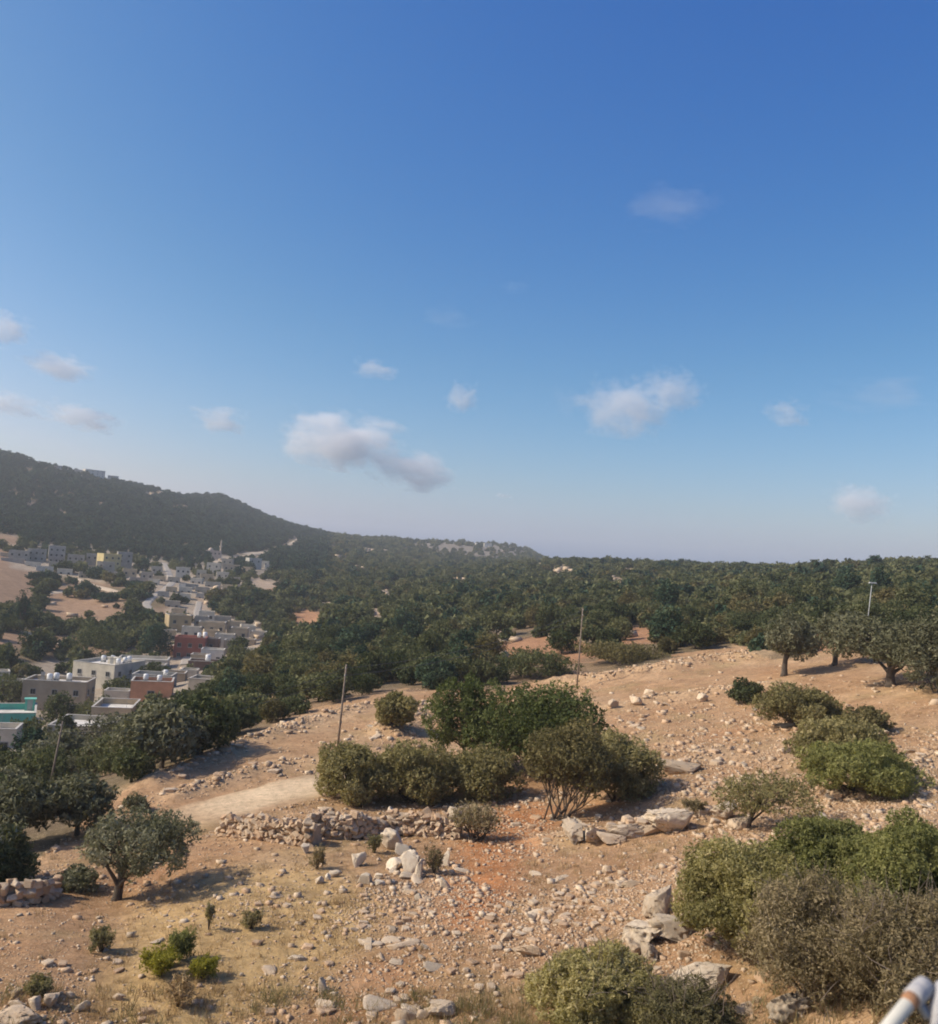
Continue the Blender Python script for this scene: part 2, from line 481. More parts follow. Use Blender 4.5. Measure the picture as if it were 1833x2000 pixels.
def blend(c, k, b): return c + (b - c) * np.asarray(k, float)[:, None]
def soft(px, py, poly, w):
    k = np.zeros(len(px))
    offs = [(0, 0)] + [(math.cos(a) * q, 0.6 * math.sin(a) * q) for q in (0.5, 1.0) for a in np.arange(6) * 1.047 + q]
    for a, b in offs:
        k += inpoly(px + w * a, py + w * b, poly)
    return k / len(offs)
def in_field(px, py): return inpoly(px, py, FIELD)
def soil(x, y, z):
    px, py = project(np.stack([x, y, z], 1))
    r = np.hypot(x, y)
    w = np.where(r < 140, 22.0, 7.0)
    qx, qy = px + w * fbm2(x, y, 6, 3, 31) + 0.3 * w * fbm2(x, y, 1.2, 2, 35), py + 0.6 * w * fbm2(x, y, 6, 3, 32)
    n1, n2 = fbm2(x, y, 7.0, 4, 41), fbm2(x, y, 0.9, 3, 42)
    c = LITTER + (ROCK - LITTER) * sstep(0.12, 0.55, fbm2(x, y, 30, 4, 44))[:, None] * 0.8
    c = c + (BAREC - c) * (sstep(0.15, 0.4, fbm2(x, y, 55, 3, 47)) * (r < 650))[:, None] * 0.7
    f = in_field(qx, qy) & (r < 200)
    fc = TAN + (PALE - TAN) * sstep(-0.05, 0.5, n1)[:, None] * 0.6 + (REDC - TAN) * sstep(0.1, 0.6, -n1)[:, None] * 0.4
    fc = blend(fc, 0.75 * soft(qx, qy, STRAW, 60), STRAWC)
    fc = blend(fc, 0.95 * soft(qx, qy, RED, 45), REDC)
    c = np.where(f[:, None], fc, c)
    for p in TERR:
        c = blend(c, soft(qx, qy, p, 6) * (r > 110), 0.6 * BAREC + 0.4 * REDC)
    for p in CLEAR:
        c = blend(c, soft(qx, qy, p, 4) * (r > 110), 0.5 * ROCK + 0.5 * BAREC)
    for p in BARE:
        c = blend(c, soft(qx, qy, p, 8) * (r > 200), BAREC)
    for p in ([(-60,1470),(-60,1330),(120,1285),(320,1270),(325,1190),(400,1165),(420,1200),(520,1215),(530,1290),(450,1310),(420,1360),(280,1390),(240,1440),(120,1470)], [(20,1110),(20,1065),(130,1060),(270,1075),(340,1095),(440,1075),(560,1105),(540,1150),(400,1165),(330,1180),(280,1150)]):
        c = blend(c, 0.75 * soft(qx, qy, p, 6) * (r > 120), YARD)
    c = blend(c, soft(qx, qy, GREYHILL, 8) * (r > 900), ROCK * 0.62)
    wd = sstep(0.05, 0.5, fbm2(x, y, 3.2, 4, 48)) * f * np.where(inpoly(qx, qy, RED), 0.2, 0.75)      # patches of dead grass
    c = blend(c, wd, DRYG)
    for p_, hh, ww in RIDGES:
        m = r < 220
        d = np.full(len(x), 99.0)
        d[m] = segdist(x[m], y[m], p_)
        c = c + (PALE * 1.05 - c) * (0.65 * np.exp(-(d / (1.3 * ww)) ** 2))[:, None]
    return np.clip(c * (1 + 0.30 * n2[:, None]), 0.02, 0.7)

tf = np.radians(np.arange(-36, 36.01, 0.2))
to = np.radians(np.concatenate([np.arange(-180, -36, 4.0), np.arange(40, 180, 4.0)]))
TH = np.sort(np.concatenate([tf, to]))
LR = np.concatenate([np.linspace(math.log(2), math.log(14), 16)[:-1], np.arange(math.log(14), math.log(220), 0.0065), np.arange(math.log(220), math.log(3800), 0.011)])
tg, lg = np.meshgrid(TH, LR, indexing='ij')
gx, gy = (np.exp(lg) * np.sin(tg)).ravel(), (np.exp(lg) * np.cos(tg)).ravel()
gz = zt(gx, gy)
nt, nr = len(TH), len(LR)
ii, jj = np.meshgrid(np.arange(nt), np.arange(nr - 1), indexing='ij')
i2 = (ii + 1) % nt
quads = np.stack([ii * nr + jj, ii * nr + jj + 1, i2 * nr + jj + 1, i2 * nr + jj], -1).reshape(-1, 4)

def ground_mat():
    m, N, L, out = nodes('stony earth')
    b = nd(N, 'ShaderNodeBsdfPrincipled', Roughness=0.95)
    b.inputs['Specular IOR Level'].default_value = 0.1
    at = nd(N, 'ShaderNodeAttribute', attribute_name='soil')
    f1, f2 = noise_tex(N, L, 2.2, 6, 0.7), noise_tex(N, L, 0.35, 4, 0.6)
    col = mixc(N, L, 1.0, at.outputs['Color'], ramp(N, L, f1, [(0.28, (0.62, 0.60, 0.58)), (0.5, (1, 1, 1)), (0.72, (1.3, 1.28, 1.24))]), 'MULTIPLY')
    col = mixc(N, L, 1.0, col, ramp(N, L, f2, [(0.3, (0.84, 0.80, 0.76)), (0.7, (1.12, 1.12, 1.1))]), 'MULTIPLY')
    tc = N.new('ShaderNodeTexCoord')
    for sc_, lo_, hi_, amt in ((5.5, 0.18, 0.30, 0.55), (13.0, 0.2, 0.34, 0.5)):
        vo = nd(N, 'ShaderNodeTexVoronoi', Scale=sc_)
        vo.inputs['Randomness'].default_value = 1.0
        L.new(tc.outputs['Object'], vo.inputs['Vector'])
        sp = N.new('ShaderNodeSeparateColor')
        L.new(vo.outputs['Color'], sp.inputs[0])
        gate = nd(N, 'ShaderNodeMath', operation='GREATER_THAN')
        L.new(sp.outputs[0], gate.inputs[0])
        gate.inputs[1].default_value = 0.62
        dot = ramp(N, L, vo.outputs['Distance'], [(lo_, (amt, amt, amt)), (hi_, (0, 0, 0))])
        k = nd(N, 'ShaderNodeMath', operation='MULTIPLY')
        L.new(gate.outputs[0], k.inputs[0])
        L.new(dot, k.inputs[1])
        col = mixc(N, L, k.outputs[0], col, (0.58, 0.43, 0.28, 1))
    L.new(col, b.inputs['Base Color'])
    bp = nd(N, 'ShaderNodeBump', Strength=0.9, Distance=0.12)
    L.new(noise_tex(N, L, 3.5, 7, 0.75), bp.inputs['Height'])
    L.new(bp.outputs[0], b.inputs['Normal'])
    L.new(b.outputs[0], out.inputs[0])
    return m
M['ground'] = ground_mat()
cen = len(gx)
me = new_mesh('ground', np.vstack([np.stack([gx, gy, gz], 1)]), quads[:, ::-1].copy(), [M['ground']], True, color=soil(gx, gy, gz))
gnd = tag(link('ground', me), kind='structure')
#@@END_TERRAIN

def ribbon(name, px_pts, width, mat, lift=0.05, kind='structure', step=0.7, rough=0.35):
    """a road or path draped over the ground along photo pixels"""
    q = np.array([ground(*p)[:2] for p in px_pts])
    seg = np.hypot(*(q[1:] - q[:-1]).T)
    s = np.concatenate([[0], np.cumsum(seg)])
    t = np.arange(0, s[-1], step)
    c = np.stack([np.interp(t, s, q[:, 0]), np.interp(t, s, q[:, 1])], 1)
    k = max(1, int(4 / step))
    for a in (0, 1):
        pad = np.pad(c[:, a], k, mode='edge')
        c[:, a] = np.convolve(pad, np.ones(2 * k + 1) / (2 * k + 1), 'valid')
    d = np.gradient(c, axis=0)
    d /= np.maximum(np.hypot(d[:, 0], d[:, 1]), 1e-6)[:, None]
    nrm = np.stack([-d[:, 1], d[:, 0]], 1)
    nc = 9
    rows = []
    for j in range(nc):
        o = (j / (nc - 1) - 0.5) * width
        w = np.ones(len(t)) * o
        if j in (0, nc - 1):
            w = w * (1 + rough * fbm2(t, t * 0 + j * 9.0, 2.5, 3, 50))
        p = c + nrm * w[:, None]
        z = zt(p[:, 0], p[:, 1]) + (lift if 0 < j < nc - 1 else -0.06)
        rows.append(np.stack([p[:, 0], p[:, 1], z], 1))
    v = np.stack(rows, 1).reshape(-1, 3)
    a, b = np.meshgrid(np.arange(len(t) - 1), np.arange(nc - 1), indexing='ij')
    f = np.stack([a * nc + b, a * nc + b + 1, (a + 1) * nc + b + 1, (a + 1) * nc + b], -1).reshape(-1, 4)
    col = None
    if name == 'dirt_path':
        e = np.abs(np.linspace(-1, 1, nc))[None] + 0.25 * fbm2(v[:, 0], v[:, 1], 1.6, 3, 51).reshape(-1, nc)
        k = (1 - sstep(0.55, 0.95, e)) * sstep(0, 7, t)[:, None] * (1 + 0.1 * fbm2(v[:, 0], v[:, 1], 0.8, 3, 52).reshape(-1, nc))
        col = blend(soil(v[:, 0], v[:, 1], v[:, 2]), np.clip(k, 0, 1).ravel(), np.array([0.60, 0.455, 0.30]))
    ob = link(name, new_mesh(name, v, f, [mat], True, color=col))
    ob['kind'] = kind
    return ob, q
M['dirt'] = plain('pale trodden earth', (0.52, 0.40, 0.275), 0.95, 0.18, 0.6, 0.5, 6)
M['road'] = plain('dusty asphalt', (0.34, 0.295, 0.245), 0.9, 0.15, 0.3)
ROADS = []
for nm, pp, w_, mt, lf in [
    ('dirt_path', [(300,1626),(400,1588),(500,1562),(620,1532),(700,1520),(800,1512)], 6.6, 'ground', 0.05),
    ('road', [(322,1100),(330,1118),(337,1138),(322,1152),(300,1164),(285,1180),(300,1200)], 3.6, 'road', 0.25),
    ('road', [(84,1160),(110,1157),(138,1153)], 4.0, 'dirt', 0.25), ('road', [(148,1130),(175,1142),(205,1150),(235,1158)], 4.5, 'dirt', 0.25),
    ('road', [(480,1085),(520,1080),(562,1068),(585,1054),(622,1050)], 9.0, 'dirt', 0.6), ('road', [(-20,1222),(40,1232),(85,1245),(130,1262)], 3.5, 'dirt', 0.25),
    ('road', [(405,1105),(440,1094),(480,1086),(500,1085)], 6.0, 'dirt', 0.4), ('road', [(360,1300),(368,1280),(388,1255),(396,1230),(385,1200),(390,1175)], 3.0, 'road', 0.25),
    ('road', [(60,1440),(120,1415),(190,1375),(225,1350),(240,1330)], 4.0, 'road', 0.2)]:
    ROADS.append((ribbon(nm, pp, w_, M[mt], lf, step=0.7 if nm == 'dirt_path' else 2.0)[1], w_))

# ------------------------------------------------------------------ houses
wcache = {}
def window_mesh(w, h):
    k = (round(w, 2), round(h, 2))
    if k not in wcache:
        a, b, c = MB(), MB(), MB()
        for x in (-1, 1):
            a.box((x * (w / 2 - 0.04), -0.02, 0), (0.09, 0.12, h))
        for z in (-1, 1):
            a.box((0, -0.02, z * (h / 2 - 0.04)), (w - 0.17, 0.12, 0.09))
        a.box((0, -0.02, 0), (0.05, 0.08, h - 0.17))
        b.box((0, 0.0, 0), (w - 0.17, 0.05, h - 0.17))
        c.box((0, -0.06, -h / 2 - 0.06), (w + 0.25, 0.26, 0.1))
        wcache[k] = (a.mesh('window', [M['frame']]), b.mesh('pane', [M['glass']]), c.mesh('sill', [M['sill']]))
    return wcache[k]
M['frame'] = plain('dull window frame', (0.30, 0.29, 0.27), 0.6, 0.2)
M['sill'] = plain('stone sill', (0.48, 0.44, 0.38), 0.9)
gm, N_, L_, o_ = nodes('dark window glass')
b_ = nd(N_, 'ShaderNodeBsdfPrincipled', Roughness=0.15)
b_.inputs['Base Color'].default_value = (0.025, 0.028, 0.03, 1)
L_.new(b_.outputs[0], o_.inputs[0])
M['glass'] = gm
M['roof'] = plain('whitewashed flat roof', (0.68, 0.64, 0.57), 0.95, 0.3, 0.5, stain=(0.45, 0.40, 0.34))
M['darkroof'] = plain('bare concrete roof', (0.36, 0.33, 0.29), 0.95, 0.3, 0.5)
M['aerial'] = M['metal']
M['tank'] = plain('white tank plastic', (0.72, 0.71, 0.68), 0.5, 0.15)
WALL = {}
def wall_mat(c):
    if c not in WALL:
        c_, c = c, (min(c[0] * 1.1, 0.8), c[1] * 1.05, c[2] * 0.95)
        WALL[c_] = plain('plaster wall', c, 0.92, 0.2, 0.45, 0.2, 8, stain=tuple(q * 0.72 for q in c))
    return WALL[c_ if 'c_' in dir() else c]

FOOT = []                                   # footprints kept clear of trees
def house(name, label, cat, corner, r, w, d, turn, hmin, wall, roof='roof', floors=None, parapet=0.7, win=(3, 2), door=False, stair=None, group='houses of the village in the valley', win_size=(1.1, 1.2), far=False):
    """corner: photo pixel of the near top corner; turn: degrees from facing the camera; > wall, roof, window (> pane, sill), door, stair_room"""
    c = unproj(corner[0], corner[1], r)[0]
    az = math.atan2(c[0], c[1])
    rz = -az + rad(turn)
    ux, uy = np.array([math.cos(rz), math.sin(rz)]), np.array([-math.sin(rz), math.cos(rz)])
    ctr = c[:2] - ux * w / 2 + uy * d / 2
    cs = np.array([ctr + ux * sx * w / 2 + uy * sy * d / 2 for sx in (-1, 0, 1) for sy in (-1, 0, 1)])
    zg = zt(cs[:, 0], cs[:, 1])
    base = zg.min() - 0.4
    top = max(c[2], zg.max() + 1.2, zg[[0, 3, 6]].min() + hmin)
    h = top - base
    t = link(name, None, None, (ctr[0], ctr[1], base), rz)
    tag(t, label, cat, group)
    FOOT.append((ctr, rz, w, d, top))
    pw = 0.22
    v, f = [], []
    for (ww, dd, z) in ((w, d, 0), (w, d, h), (w - 2 * pw, d - 2 * pw, h), (w - 2 * pw, d - 2 * pw, h - parapet - 0.1)):
        v += [(-ww / 2, -dd / 2, z), (ww / 2, -dd / 2, z), (ww / 2, dd / 2, z), (-ww / 2, dd / 2, z)]
    for k in range(3):
        f += [(k * 4 + q, k * 4 + (q + 1) % 4, k * 4 + 4 + (q + 1) % 4, k * 4 + 4 + q) for q in range(4)]
    link('wall', new_mesh('wall', v, f, [wall_mat(wall)]), t)
    b = MB()
    b.box((0, 0, h - parapet - 0.05), (w - 2 * pw - 0.01, d - 2 * pw - 0.01, 0.12))
    b.build('roof', M[roof], t)
    if not far:
        b = MB()
        for sx in (-1, 1):
            b.box((sx * (w / 2 - pw / 2), 0, h + 0.045), (pw + 0.12, d + 0.12, 0.09))
            b.box((0, sx * (d / 2 - pw / 2), h + 0.043), (w - pw - 0.13, pw + 0.12, 0.086))
        b.build('coping', M['sill'], t)
    vis = top - zg.min()
    nf = floors or max(1, int((vis - 0.3) // 2.9))
    wm, pm, sm_ = window_mesh(*win_size)
    for side in range(2):
        L_n, cnt = (w, win[0]) if side == 0 else (d, win[1])
        for fl in range(nf):
            z = h - parapet - 1.6 - fl * 3.0
            for k in range(cnt):
                u = (k + 0.5) / cnt * L_n - L_n / 2 + 0.15 * math.sin(7 * k + 3 * fl)
                p = (u, -d / 2 - 0.01, z) if side == 0 else (w / 2 + 0.01, u, z)
                wo_ = link('window', wm, t, p, 0 if side == 0 else math.pi / 2)
                link('pane', pm, wo_)
                if not far:
                    link('sill', sm_, wo_)
    if stair:
        sx, sy, sw, sdp, sh = stair
        b = MB()
        b.box((sx * w / 2, sy * d / 2, h - parapet + sh / 2), (sw, sdp, sh))
        b.box((sx * w / 2, sy * d / 2, h - parapet + sh + 0.05), (sw + 0.3, sdp + 0.3, 0.1))
        st = b.build('stair_room', wall_mat(wall), t)
        if not far:
            b = MB()
            b.box((sx * w / 2, sy * d / 2 - sdp / 2 - 0.03, h - parapet + 0.95), (0.85, 0.05, 1.9))
            b.build('door', M['frame'], st)
    if not far and r < 300:
        k = abs(math.sin(corner[0] * 1.7))
        b = MB()
        ax_, ay_ = (k - 0.5) * 0.7 * w, (0.5 - k) * 0.6 * d
        b.tube([(ax_, ay_, h - parapet), (ax_ + 0.03, ay_, h + 1.3 + k)], [0.03, 0.02], 5)
        b.box((ax_ + 0.03, ay_, h + 1.1 + k), (0.7, 0.03, 0.03))
        b.build('aerial', M['metal'], t)
    return dict(o=t, ctr=ctr, rz=rz, w=w, d=d, z=top - parapet + 0.03, ux=ux, uy=uy)

tank_me = None
def roof_tank(hs, u, v, s=1.0, label=''):
    global tank_me
    if tank_me is None:
        a, b, c = MB(), MB(), MB()
        a.tube([(0, 0, 0.45), (0, 0, 0.5), (0, 0, 1.5), (0, 0, 1.62)], [0.5, 0.56, 0.56, 0.42], 14)
        b.tube([(0, 0, 1.62), (0, 0, 1.7)], [0.2, 0.18], 10)
        c.box((0, 0, 0.22), (0.95, 0.95, 0.44))
        tank_me = (a.mesh('tank_body', [M['tank']], True), b.mesh('lid', [M['tank']]), c.mesh('stand', [M['metal']]))
    p = hs['ctr'] + hs['ux'] * u * hs['w'] / 2 + hs['uy'] * v * hs['d'] / 2
    t = link('water_tank', None, None, (p[0], p[1], hs['z']), hs['rz'], s)
    tag(t, label, 'water tank', 'water tanks on the village roofs')
    for nm, me_ in zip(('tank_body', 'lid', 'stand'), tank_me):
        link(nm, me_, t)

BE, WH, GR, SALM, TEAL = (0.46, 0.37, 0.26), (0.58, 0.53, 0.45), (0.38, 0.34, 0.29), (0.52, 0.27, 0.17), (0.12, 0.42, 0.36)
hs = house('house', 'flat house with turquoise parapet walls at the left edge of the village', 'house', (70,1396), 165, 15, 9.5, 0, 4.0, TEAL, win=(2, 2), parapet=1.0, stair=(0.86, 0.86, 1.6, 1.6, 1.9))
for u, v, w in ((-0.75, 0.1, 'left'), (-0.55, -0.2, 'front'), (-0.35, 0.3, 'right')):
    roof_tank(hs, u, v, 1.1, '%s one of three white water tanks on the roof with turquoise parapets' % w)
hs = house('house', 'two storey beige and grey house behind the turquoise one', 'house', (168,1346), 205, 12.5, 7.5, -14, 6.2, (0.36, 0.30, 0.23), win=(3, 2), floors=2, stair=(-0.6, 0.4, 2.0, 1.8, 1.0))
for u, v, w in ((-0.35, 0.0, 'front'), (-0.2, 0.4, 'middle'), (0.2, 0.5, 'right')):
    roof_tank(hs, u, v, 1.0, '%s water tank on the roof of the beige and grey two storey house' % w)
hs = house('house', 'large pale grey two storey house with three windows in its long wall', 'house', (224,1305), 235, 11.5, 13, -34, 6.2, (0.55, 0.51, 0.44), win=(3, 3), floors=2, stair=(0.1, 0.1, 2.2, 2.0, 1.5))
for u, v, w in ((0.5, 0.3, 'middle'), (0.55, -0.2, 'nearest'), (-0.2, 0.4, 'second left'), (0.4, 0.7, 'rearmost'), (-0.5, 0.2, 'far left')):
    roof_tank(hs, u, v, 1.0, '%s water tank on the roof of the large pale grey house' % w)
house('house', 'long low house with a bright white roof behind the pale grey house', 'house', (328,1290), 262, 13, 8, -4, 3.0, WH, win=(4, 2))
hs = house('house', 'salmon pink house with one window in its front wall', 'house', (337,1333), 190, 7.8, 6.5, -3, 5.6, SALM, 'darkroof', win=(1, 1), floors=1, win_size=(1.4, 1.0))
for u, v, w in ((0.3, 0.2, 'right'), (-0.4, 0.5, 'left')):
    roof_tank(hs, u, v, 0.9, '%s water tank on the roof of the salmon pink house' % w)
house('house', 'low beige house with a walled empty roof below the salmon one', 'house', (258,1384), 172, 6.8, 10, -8, 3.4, BE, win=(2, 2), parapet=1.0)
house('house', 'wide low house with a plain white roof under a round tree', 'house', (222,1434), 145, 9.5, 9, -14, 3.2, (0.45, 0.41, 0.34), win=(2, 2))
house('house', 'small whitewashed house by the lot at the left edge', 'house', (30,1447), 140, 6, 4.5, -10, 2.6, WH, win=(2, 1))
hs = house('house', 'house with a brick red roof and red front wall', 'house', (402,1247), 285, 9, 7, -6, 4.2, (0.33, 0.11, 0.08), 'redroof' if 'redroof' in M else 'roof', win=(3, 2))
hs['o'].children[1].data.materials[0] = plain('red painted roof', (0.42, 0.16, 0.12), 0.9, 0.25)
roof_tank(hs, 0.8, 0.8, 1.2, 'water tank at the back corner of the red roof')
roof_tank(hs, 0.4, 0.9, 1.0, 'water tank on the red roof near its middle')
hs = house('house', 'tall brown house with a sunlit ochre end wall', 'house', (375,1204), 338, 7.8, 7, 14, 6, (0.40, 0.32, 0.20), 'roof', win=(2, 2), floors=2)
house('house', 'low house with pale roof under the dark oak wood', 'house', (440,1217), 330, 9, 6, -4, 2.8, BE, win=(3, 1))
house('house', 'small beige house on the right side of the village', 'house', (484,1228), 310, 5.5, 5, -6, 3.6, BE, win=(2, 1))
house('house', 'white house with a rounded roof wall in the village middle', 'house', (437,1278), 276, 6.5, 6, -4, 3.2, (0.62, 0.60, 0.57), win=(2, 1), parapet=1.0)
hs = house('house', 'dark brown flat house in front of the white one', 'house', (440,1294), 250, 9.5, 5.5, -4, 3.0, (0.15, 0.09, 0.07), win=(2, 1))
roof_tank(hs, 0.0, 0.2, 1.3, 'tall white water tank on the dark brown house')
house('house', 'little house with white roof beside a cypress', 'house', (504,1275), 268, 5.6, 5, -5, 2.6, WH, win=(2, 1))
house('house', 'small grey house with white roof at the foot of the slope', 'house', (412,1340), 190, 4.6, 5, -16, 2.8, GR, win=(1, 1))
hs = house('house', 'blue grey house behind the salmon one', 'house', (335,1321), 210, 8.5, 6, -12, 4.5, (0.30, 0.31, 0.31), 'roof', win=(2, 1))
roof_tank(hs, 0.5, 0.3, 0.9, 'water tank on the blue grey house roof')
house('house', 'tan house between the pale grey and the dark brown house', 'house', (362,1316), 225, 5.5, 5, -6, 2.8, (0.40, 0.31, 0.22), 'darkroof', win=(1, 1))
house('house', 'low shed with rusty walls beside the red roofed house', 'shed', (428,1248), 290, 4.5, 4, -8, 2.4, (0.24, 0.15, 0.11), 'darkroof', win=(1, 1))
house('house', 'shed with pale tin roof above the white house', 'shed', (470,1252), 288, 5, 4, -8, 2.4, (0.30, 0.25, 0.2), win=(1, 1))
UG = 'houses of the upper village row'
for (lb, c_, r_, w_, d_, tn, hm, cl, wn_, fl_) in [
    ('low white two storey house at the left end of the upper row', (58,1078), 540, 10, 8, -4, 5.5, (0.34, 0.33, 0.31), (3, 2), 2),
    ('grey three storey house second from the left in the upper row', (90,1073), 545, 9, 8, -4, 7, (0.30, 0.29, 0.28), (3, 2), 2),
    ('tallest grey block of the upper village row', (129,1067), 555, 8.5, 8, 2, 9, (0.36, 0.34, 0.33), (3, 2), 3),
    ('wide grey house right of the tallest block', (165,1085), 545, 8.5, 8, -2, 6, (0.29, 0.28, 0.27), (3, 2), 2),
    ('small pale house next to the yellow house', (192,1082), 552, 6, 6, 0, 5, (0.35, 0.33, 0.31), (2, 1), 1),
    ('house with a sunlit yellow end wall in the upper row', (238,1083), 540, 10, 9, 24, 7, (0.50, 0.42, 0.22), (3, 2), 2),
    ('grey house at the right end of the upper row', (260,1079), 556, 8, 8, 5, 6, (0.30, 0.29, 0.28), (2, 2), 2),
    ('flat shed with a white roof below the upper row', (48,1098), 520, 11, 5, 2, 2.4, (0.35, 0.32, 0.3), (0, 0), 1),
    ('long white roofed hut under the dark trees', (105,1107), 500, 8, 4, 2, 2.4, (0.5, 0.48, 0.45), (0, 0), 1),
    ('narrow shed with a white roof above the valley road', (291,1130), 480, 9, 4, 6, 2.3, (0.3, 0.27, 0.25), (0, 0), 1),
    ('low hut left of the valley road top', (318,1107), 545, 6, 5, 0, 3, (0.36, 0.34, 0.31), (2, 1), 1),
    ('white house right of the valley road', (372,1109), 530, 7.5, 6, 0, 4.5, (0.50, 0.48, 0.44), (3, 1), 1),
    ('cream house with dark door openings beside the white house', (404,1114), 540, 5.5, 5, 0, 4, (0.48, 0.44, 0.36), (2, 1), 1),
    ('beige house under the mosque', (468,1104), 585, 9.5, 7, -3, 5, (0.44, 0.36, 0.27), (3, 2), 1),
    ('grey house with a bright end wall at the wood edge', (512,1091), 640, 9, 7, 22, 6, (0.42, 0.41, 0.39), (2, 2), 1),
    ('small white cube house with one dark window', (363,1141), 470, 3.2, 3, 0, 2.4, (0.62, 0.60, 0.57), (1, 0), 1),
    ('grey flat house beside the white cube house', (388,1142), 472, 6.5, 5, 0, 2.5, (0.28, 0.28, 0.28), (2, 1), 1),
    ('long flat house roof among trees below the mosque', (432,1138), 490, 8, 5, 2, 2.4, (0.36, 0.34, 0.30), (2, 1), 1),
    ('white roofed hut at the far right of the upper village', (540,1104), 650, 8, 5, 4, 2.4, (0.48, 0.46, 0.43), (0, 0), 1),
    ('pale hut at the top of the red path', (398,1166), 440, 3.5, 3, 0, 2.2, (0.5, 0.47, 0.42), (1, 0), 1),
    ('flat house half hidden by trees above the brown house', (352,1180), 400, 6, 5, 0, 2.6, (0.38, 0.34, 0.29), (2, 1), 1),
    ('long hut beside the fields left of the valley', (330,1170), 430, 5, 4, 0, 2.4, (0.42, 0.39, 0.35), (1, 0), 1)]:
    house('house', lb, 'house', c_, r_, w_, d_, tn, hm, cl, win=wn_, floors=fl_, group=UG, far=True)
for (lb, c_, r_, w_, d_, tn, hm, cl) in [
    ('big white walled block on the crest of the left mountain', (206,920), 1330, 26, 14, 16, 12, (0.52, 0.50, 0.48)),
    ('white villa on the mountain crest near the left edge', (68,896), 1330, 8, 8, 0, 6, (0.60, 0.58, 0.55)),
    ('low pinkish house left of the white crest block', (112,920), 1325, 18, 8, 0, 5, (0.36, 0.29, 0.27)),
    ('flat pale house on the crest just right of the villa', (88,902), 1330, 12, 8, 0, 4, (0.50, 0.46, 0.43)), ('low grey house on the crest between villa and block', (134,911), 1330, 13, 8, 0, 4, (0.40, 0.37, 0.35)),
    ('long pale wall house right of the white crest block', (232,930), 1340, 14, 8, 0, 4, (0.46, 0.43, 0.41)), ('last small house down the crest', (258,940), 1345, 10, 8, 0, 4, (0.50, 0.47, 0.44)),
    ('small house next to the white crest block', (162,918), 1330, 12, 8, 0, 6, (0.42, 0.40, 0.38)),
    ('white house on the grey hill in the distance', (938,1083), 1500, 8, 8, 8, 6, (0.62, 0.60, 0.57)),
    ('wider white house right of the other one on the grey hill', (960,1084), 1500, 13, 8, 8, 7, (0.62, 0.60, 0.57)),
    ('far white hut on the right hand wooded ridge', (1590,1141), 400, 2.5, 2.5, 0, 1.5, (0.55, 0.55, 0.53))]:
    house('house', lb, 'house', c_, r_, w_, d_, tn, hm, cl, win=(4, 2), floors=max(1, int(hm // 4)), group='houses on the far hills', far=True)

for (lb, c_, r_, w_, d_, tn, hm, cl) in [
    ('pale yard shed between the salmon and the white roofed house', (252,1351), 205, 5, 4, -10, 2.4, WH), ('beige hut left of the red roofed house', (338,1262), 290, 5, 4, -5, 2.4, BE), ('pale hut above the red roofed house', (392,1226), 315, 6, 4, -5, 2.4, WH),
    ('grey hut right of the tall brown house', (408,1205), 345, 5, 5, 0, 2.4, GR), ('white hut at the upper right village end', (520,1235), 318, 5, 4, -5, 2.3, WH), ('pale flat house between shed and cypress', (498,1250), 300, 6, 5, -5, 2.5, BE),
    ('white hut over the blue grey house', (322,1300), 255, 5, 4, -8, 2.4, WH), ('beige hut over the dark brown flat house', (408,1280), 270, 5, 4, -8, 2.4, BE), ('small pale hut by the tan house', (385,1310), 232, 4, 4, -8, 2.3, WH),
    ('low pale wall hut in the left fields', (20,1312), 235, 8, 4, 4, 2.2, WH), ('tiny white hut in the bushes left of the beige and grey house', (45,1330), 215, 4, 3, 0, 2.2, WH), ('pale hut beside the road below the brown house', (345,1232), 318, 4, 4, 0, 2.2, BE)]:
    house('house', lb, 'house', c_, r_, w_, d_, tn, hm, cl, win=(2, 1), floors=1)
for k, (c_, r_, w_, cl) in enumerate([((225,1098), 520, 9, GR), ((142,1112), 500, 7, WH), ((180,1118), 492, 6, GR), ((268,1112), 505, 7, BE), ((352,1128), 495, 6, GR), ((418,1122), 520, 7, BE), ((448,1118), 540, 7, WH), ((470,1128), 530, 8, GR), ((375,1155), 455, 6, WH), ((410,1152), 462, 7, GR), ((345,1160), 450, 5, BE), ((28,1090), 545, 7, GR)]):
    house('house', ['grey roofed hut below the yellow walled house', 'white hut under the tallest grey block', 'grey hut at the head of the pale track', 'beige hut left of the valley road top', 'grey hut right of the road bend', 'beige hut below the cream house', 'white hut below the beige house under the mosque', 'grey hut at the edge of the red soil slope', 'white hut under the white cube house', 'grey hut under the long flat house roof', 'beige hut right of the lower road', 'grey hut at the far left of the upper row'][k], 'house', c_, r_, w_, 5, 2, 2.5, cl, win=(2, 1), floors=1, group=UG, far=True)
VG = [((300,1118), 505, 6, GR), ((322,1128), 495, 6, BE), ((430,1100), 580, 8, WH), ((455,1092), 620, 7, GR), ((492,1108), 600, 7, BE), ((525,1096), 655, 8, WH), ((395,1130), 500, 6, WH), ((462,1145), 480, 7, BE), ((420,1165), 450, 6, GR), ((372,1170), 430, 6, WH), ((360,1192), 380, 5, BE), ((420,1195), 370, 6, WH), ((452,1205), 350, 6, GR), ((478,1215), 335, 6, BE), ((500,1222), 325, 5, WH), ((430,1232), 305, 5, BE), ((458,1240), 298, 6, WH), ((200,1106), 515, 7, BE), ((120,1098), 520, 6, GR), ((78,1104), 515, 7, WH), ((236,1118), 500, 6, GR), ((310,1140), 475, 5, WH)]
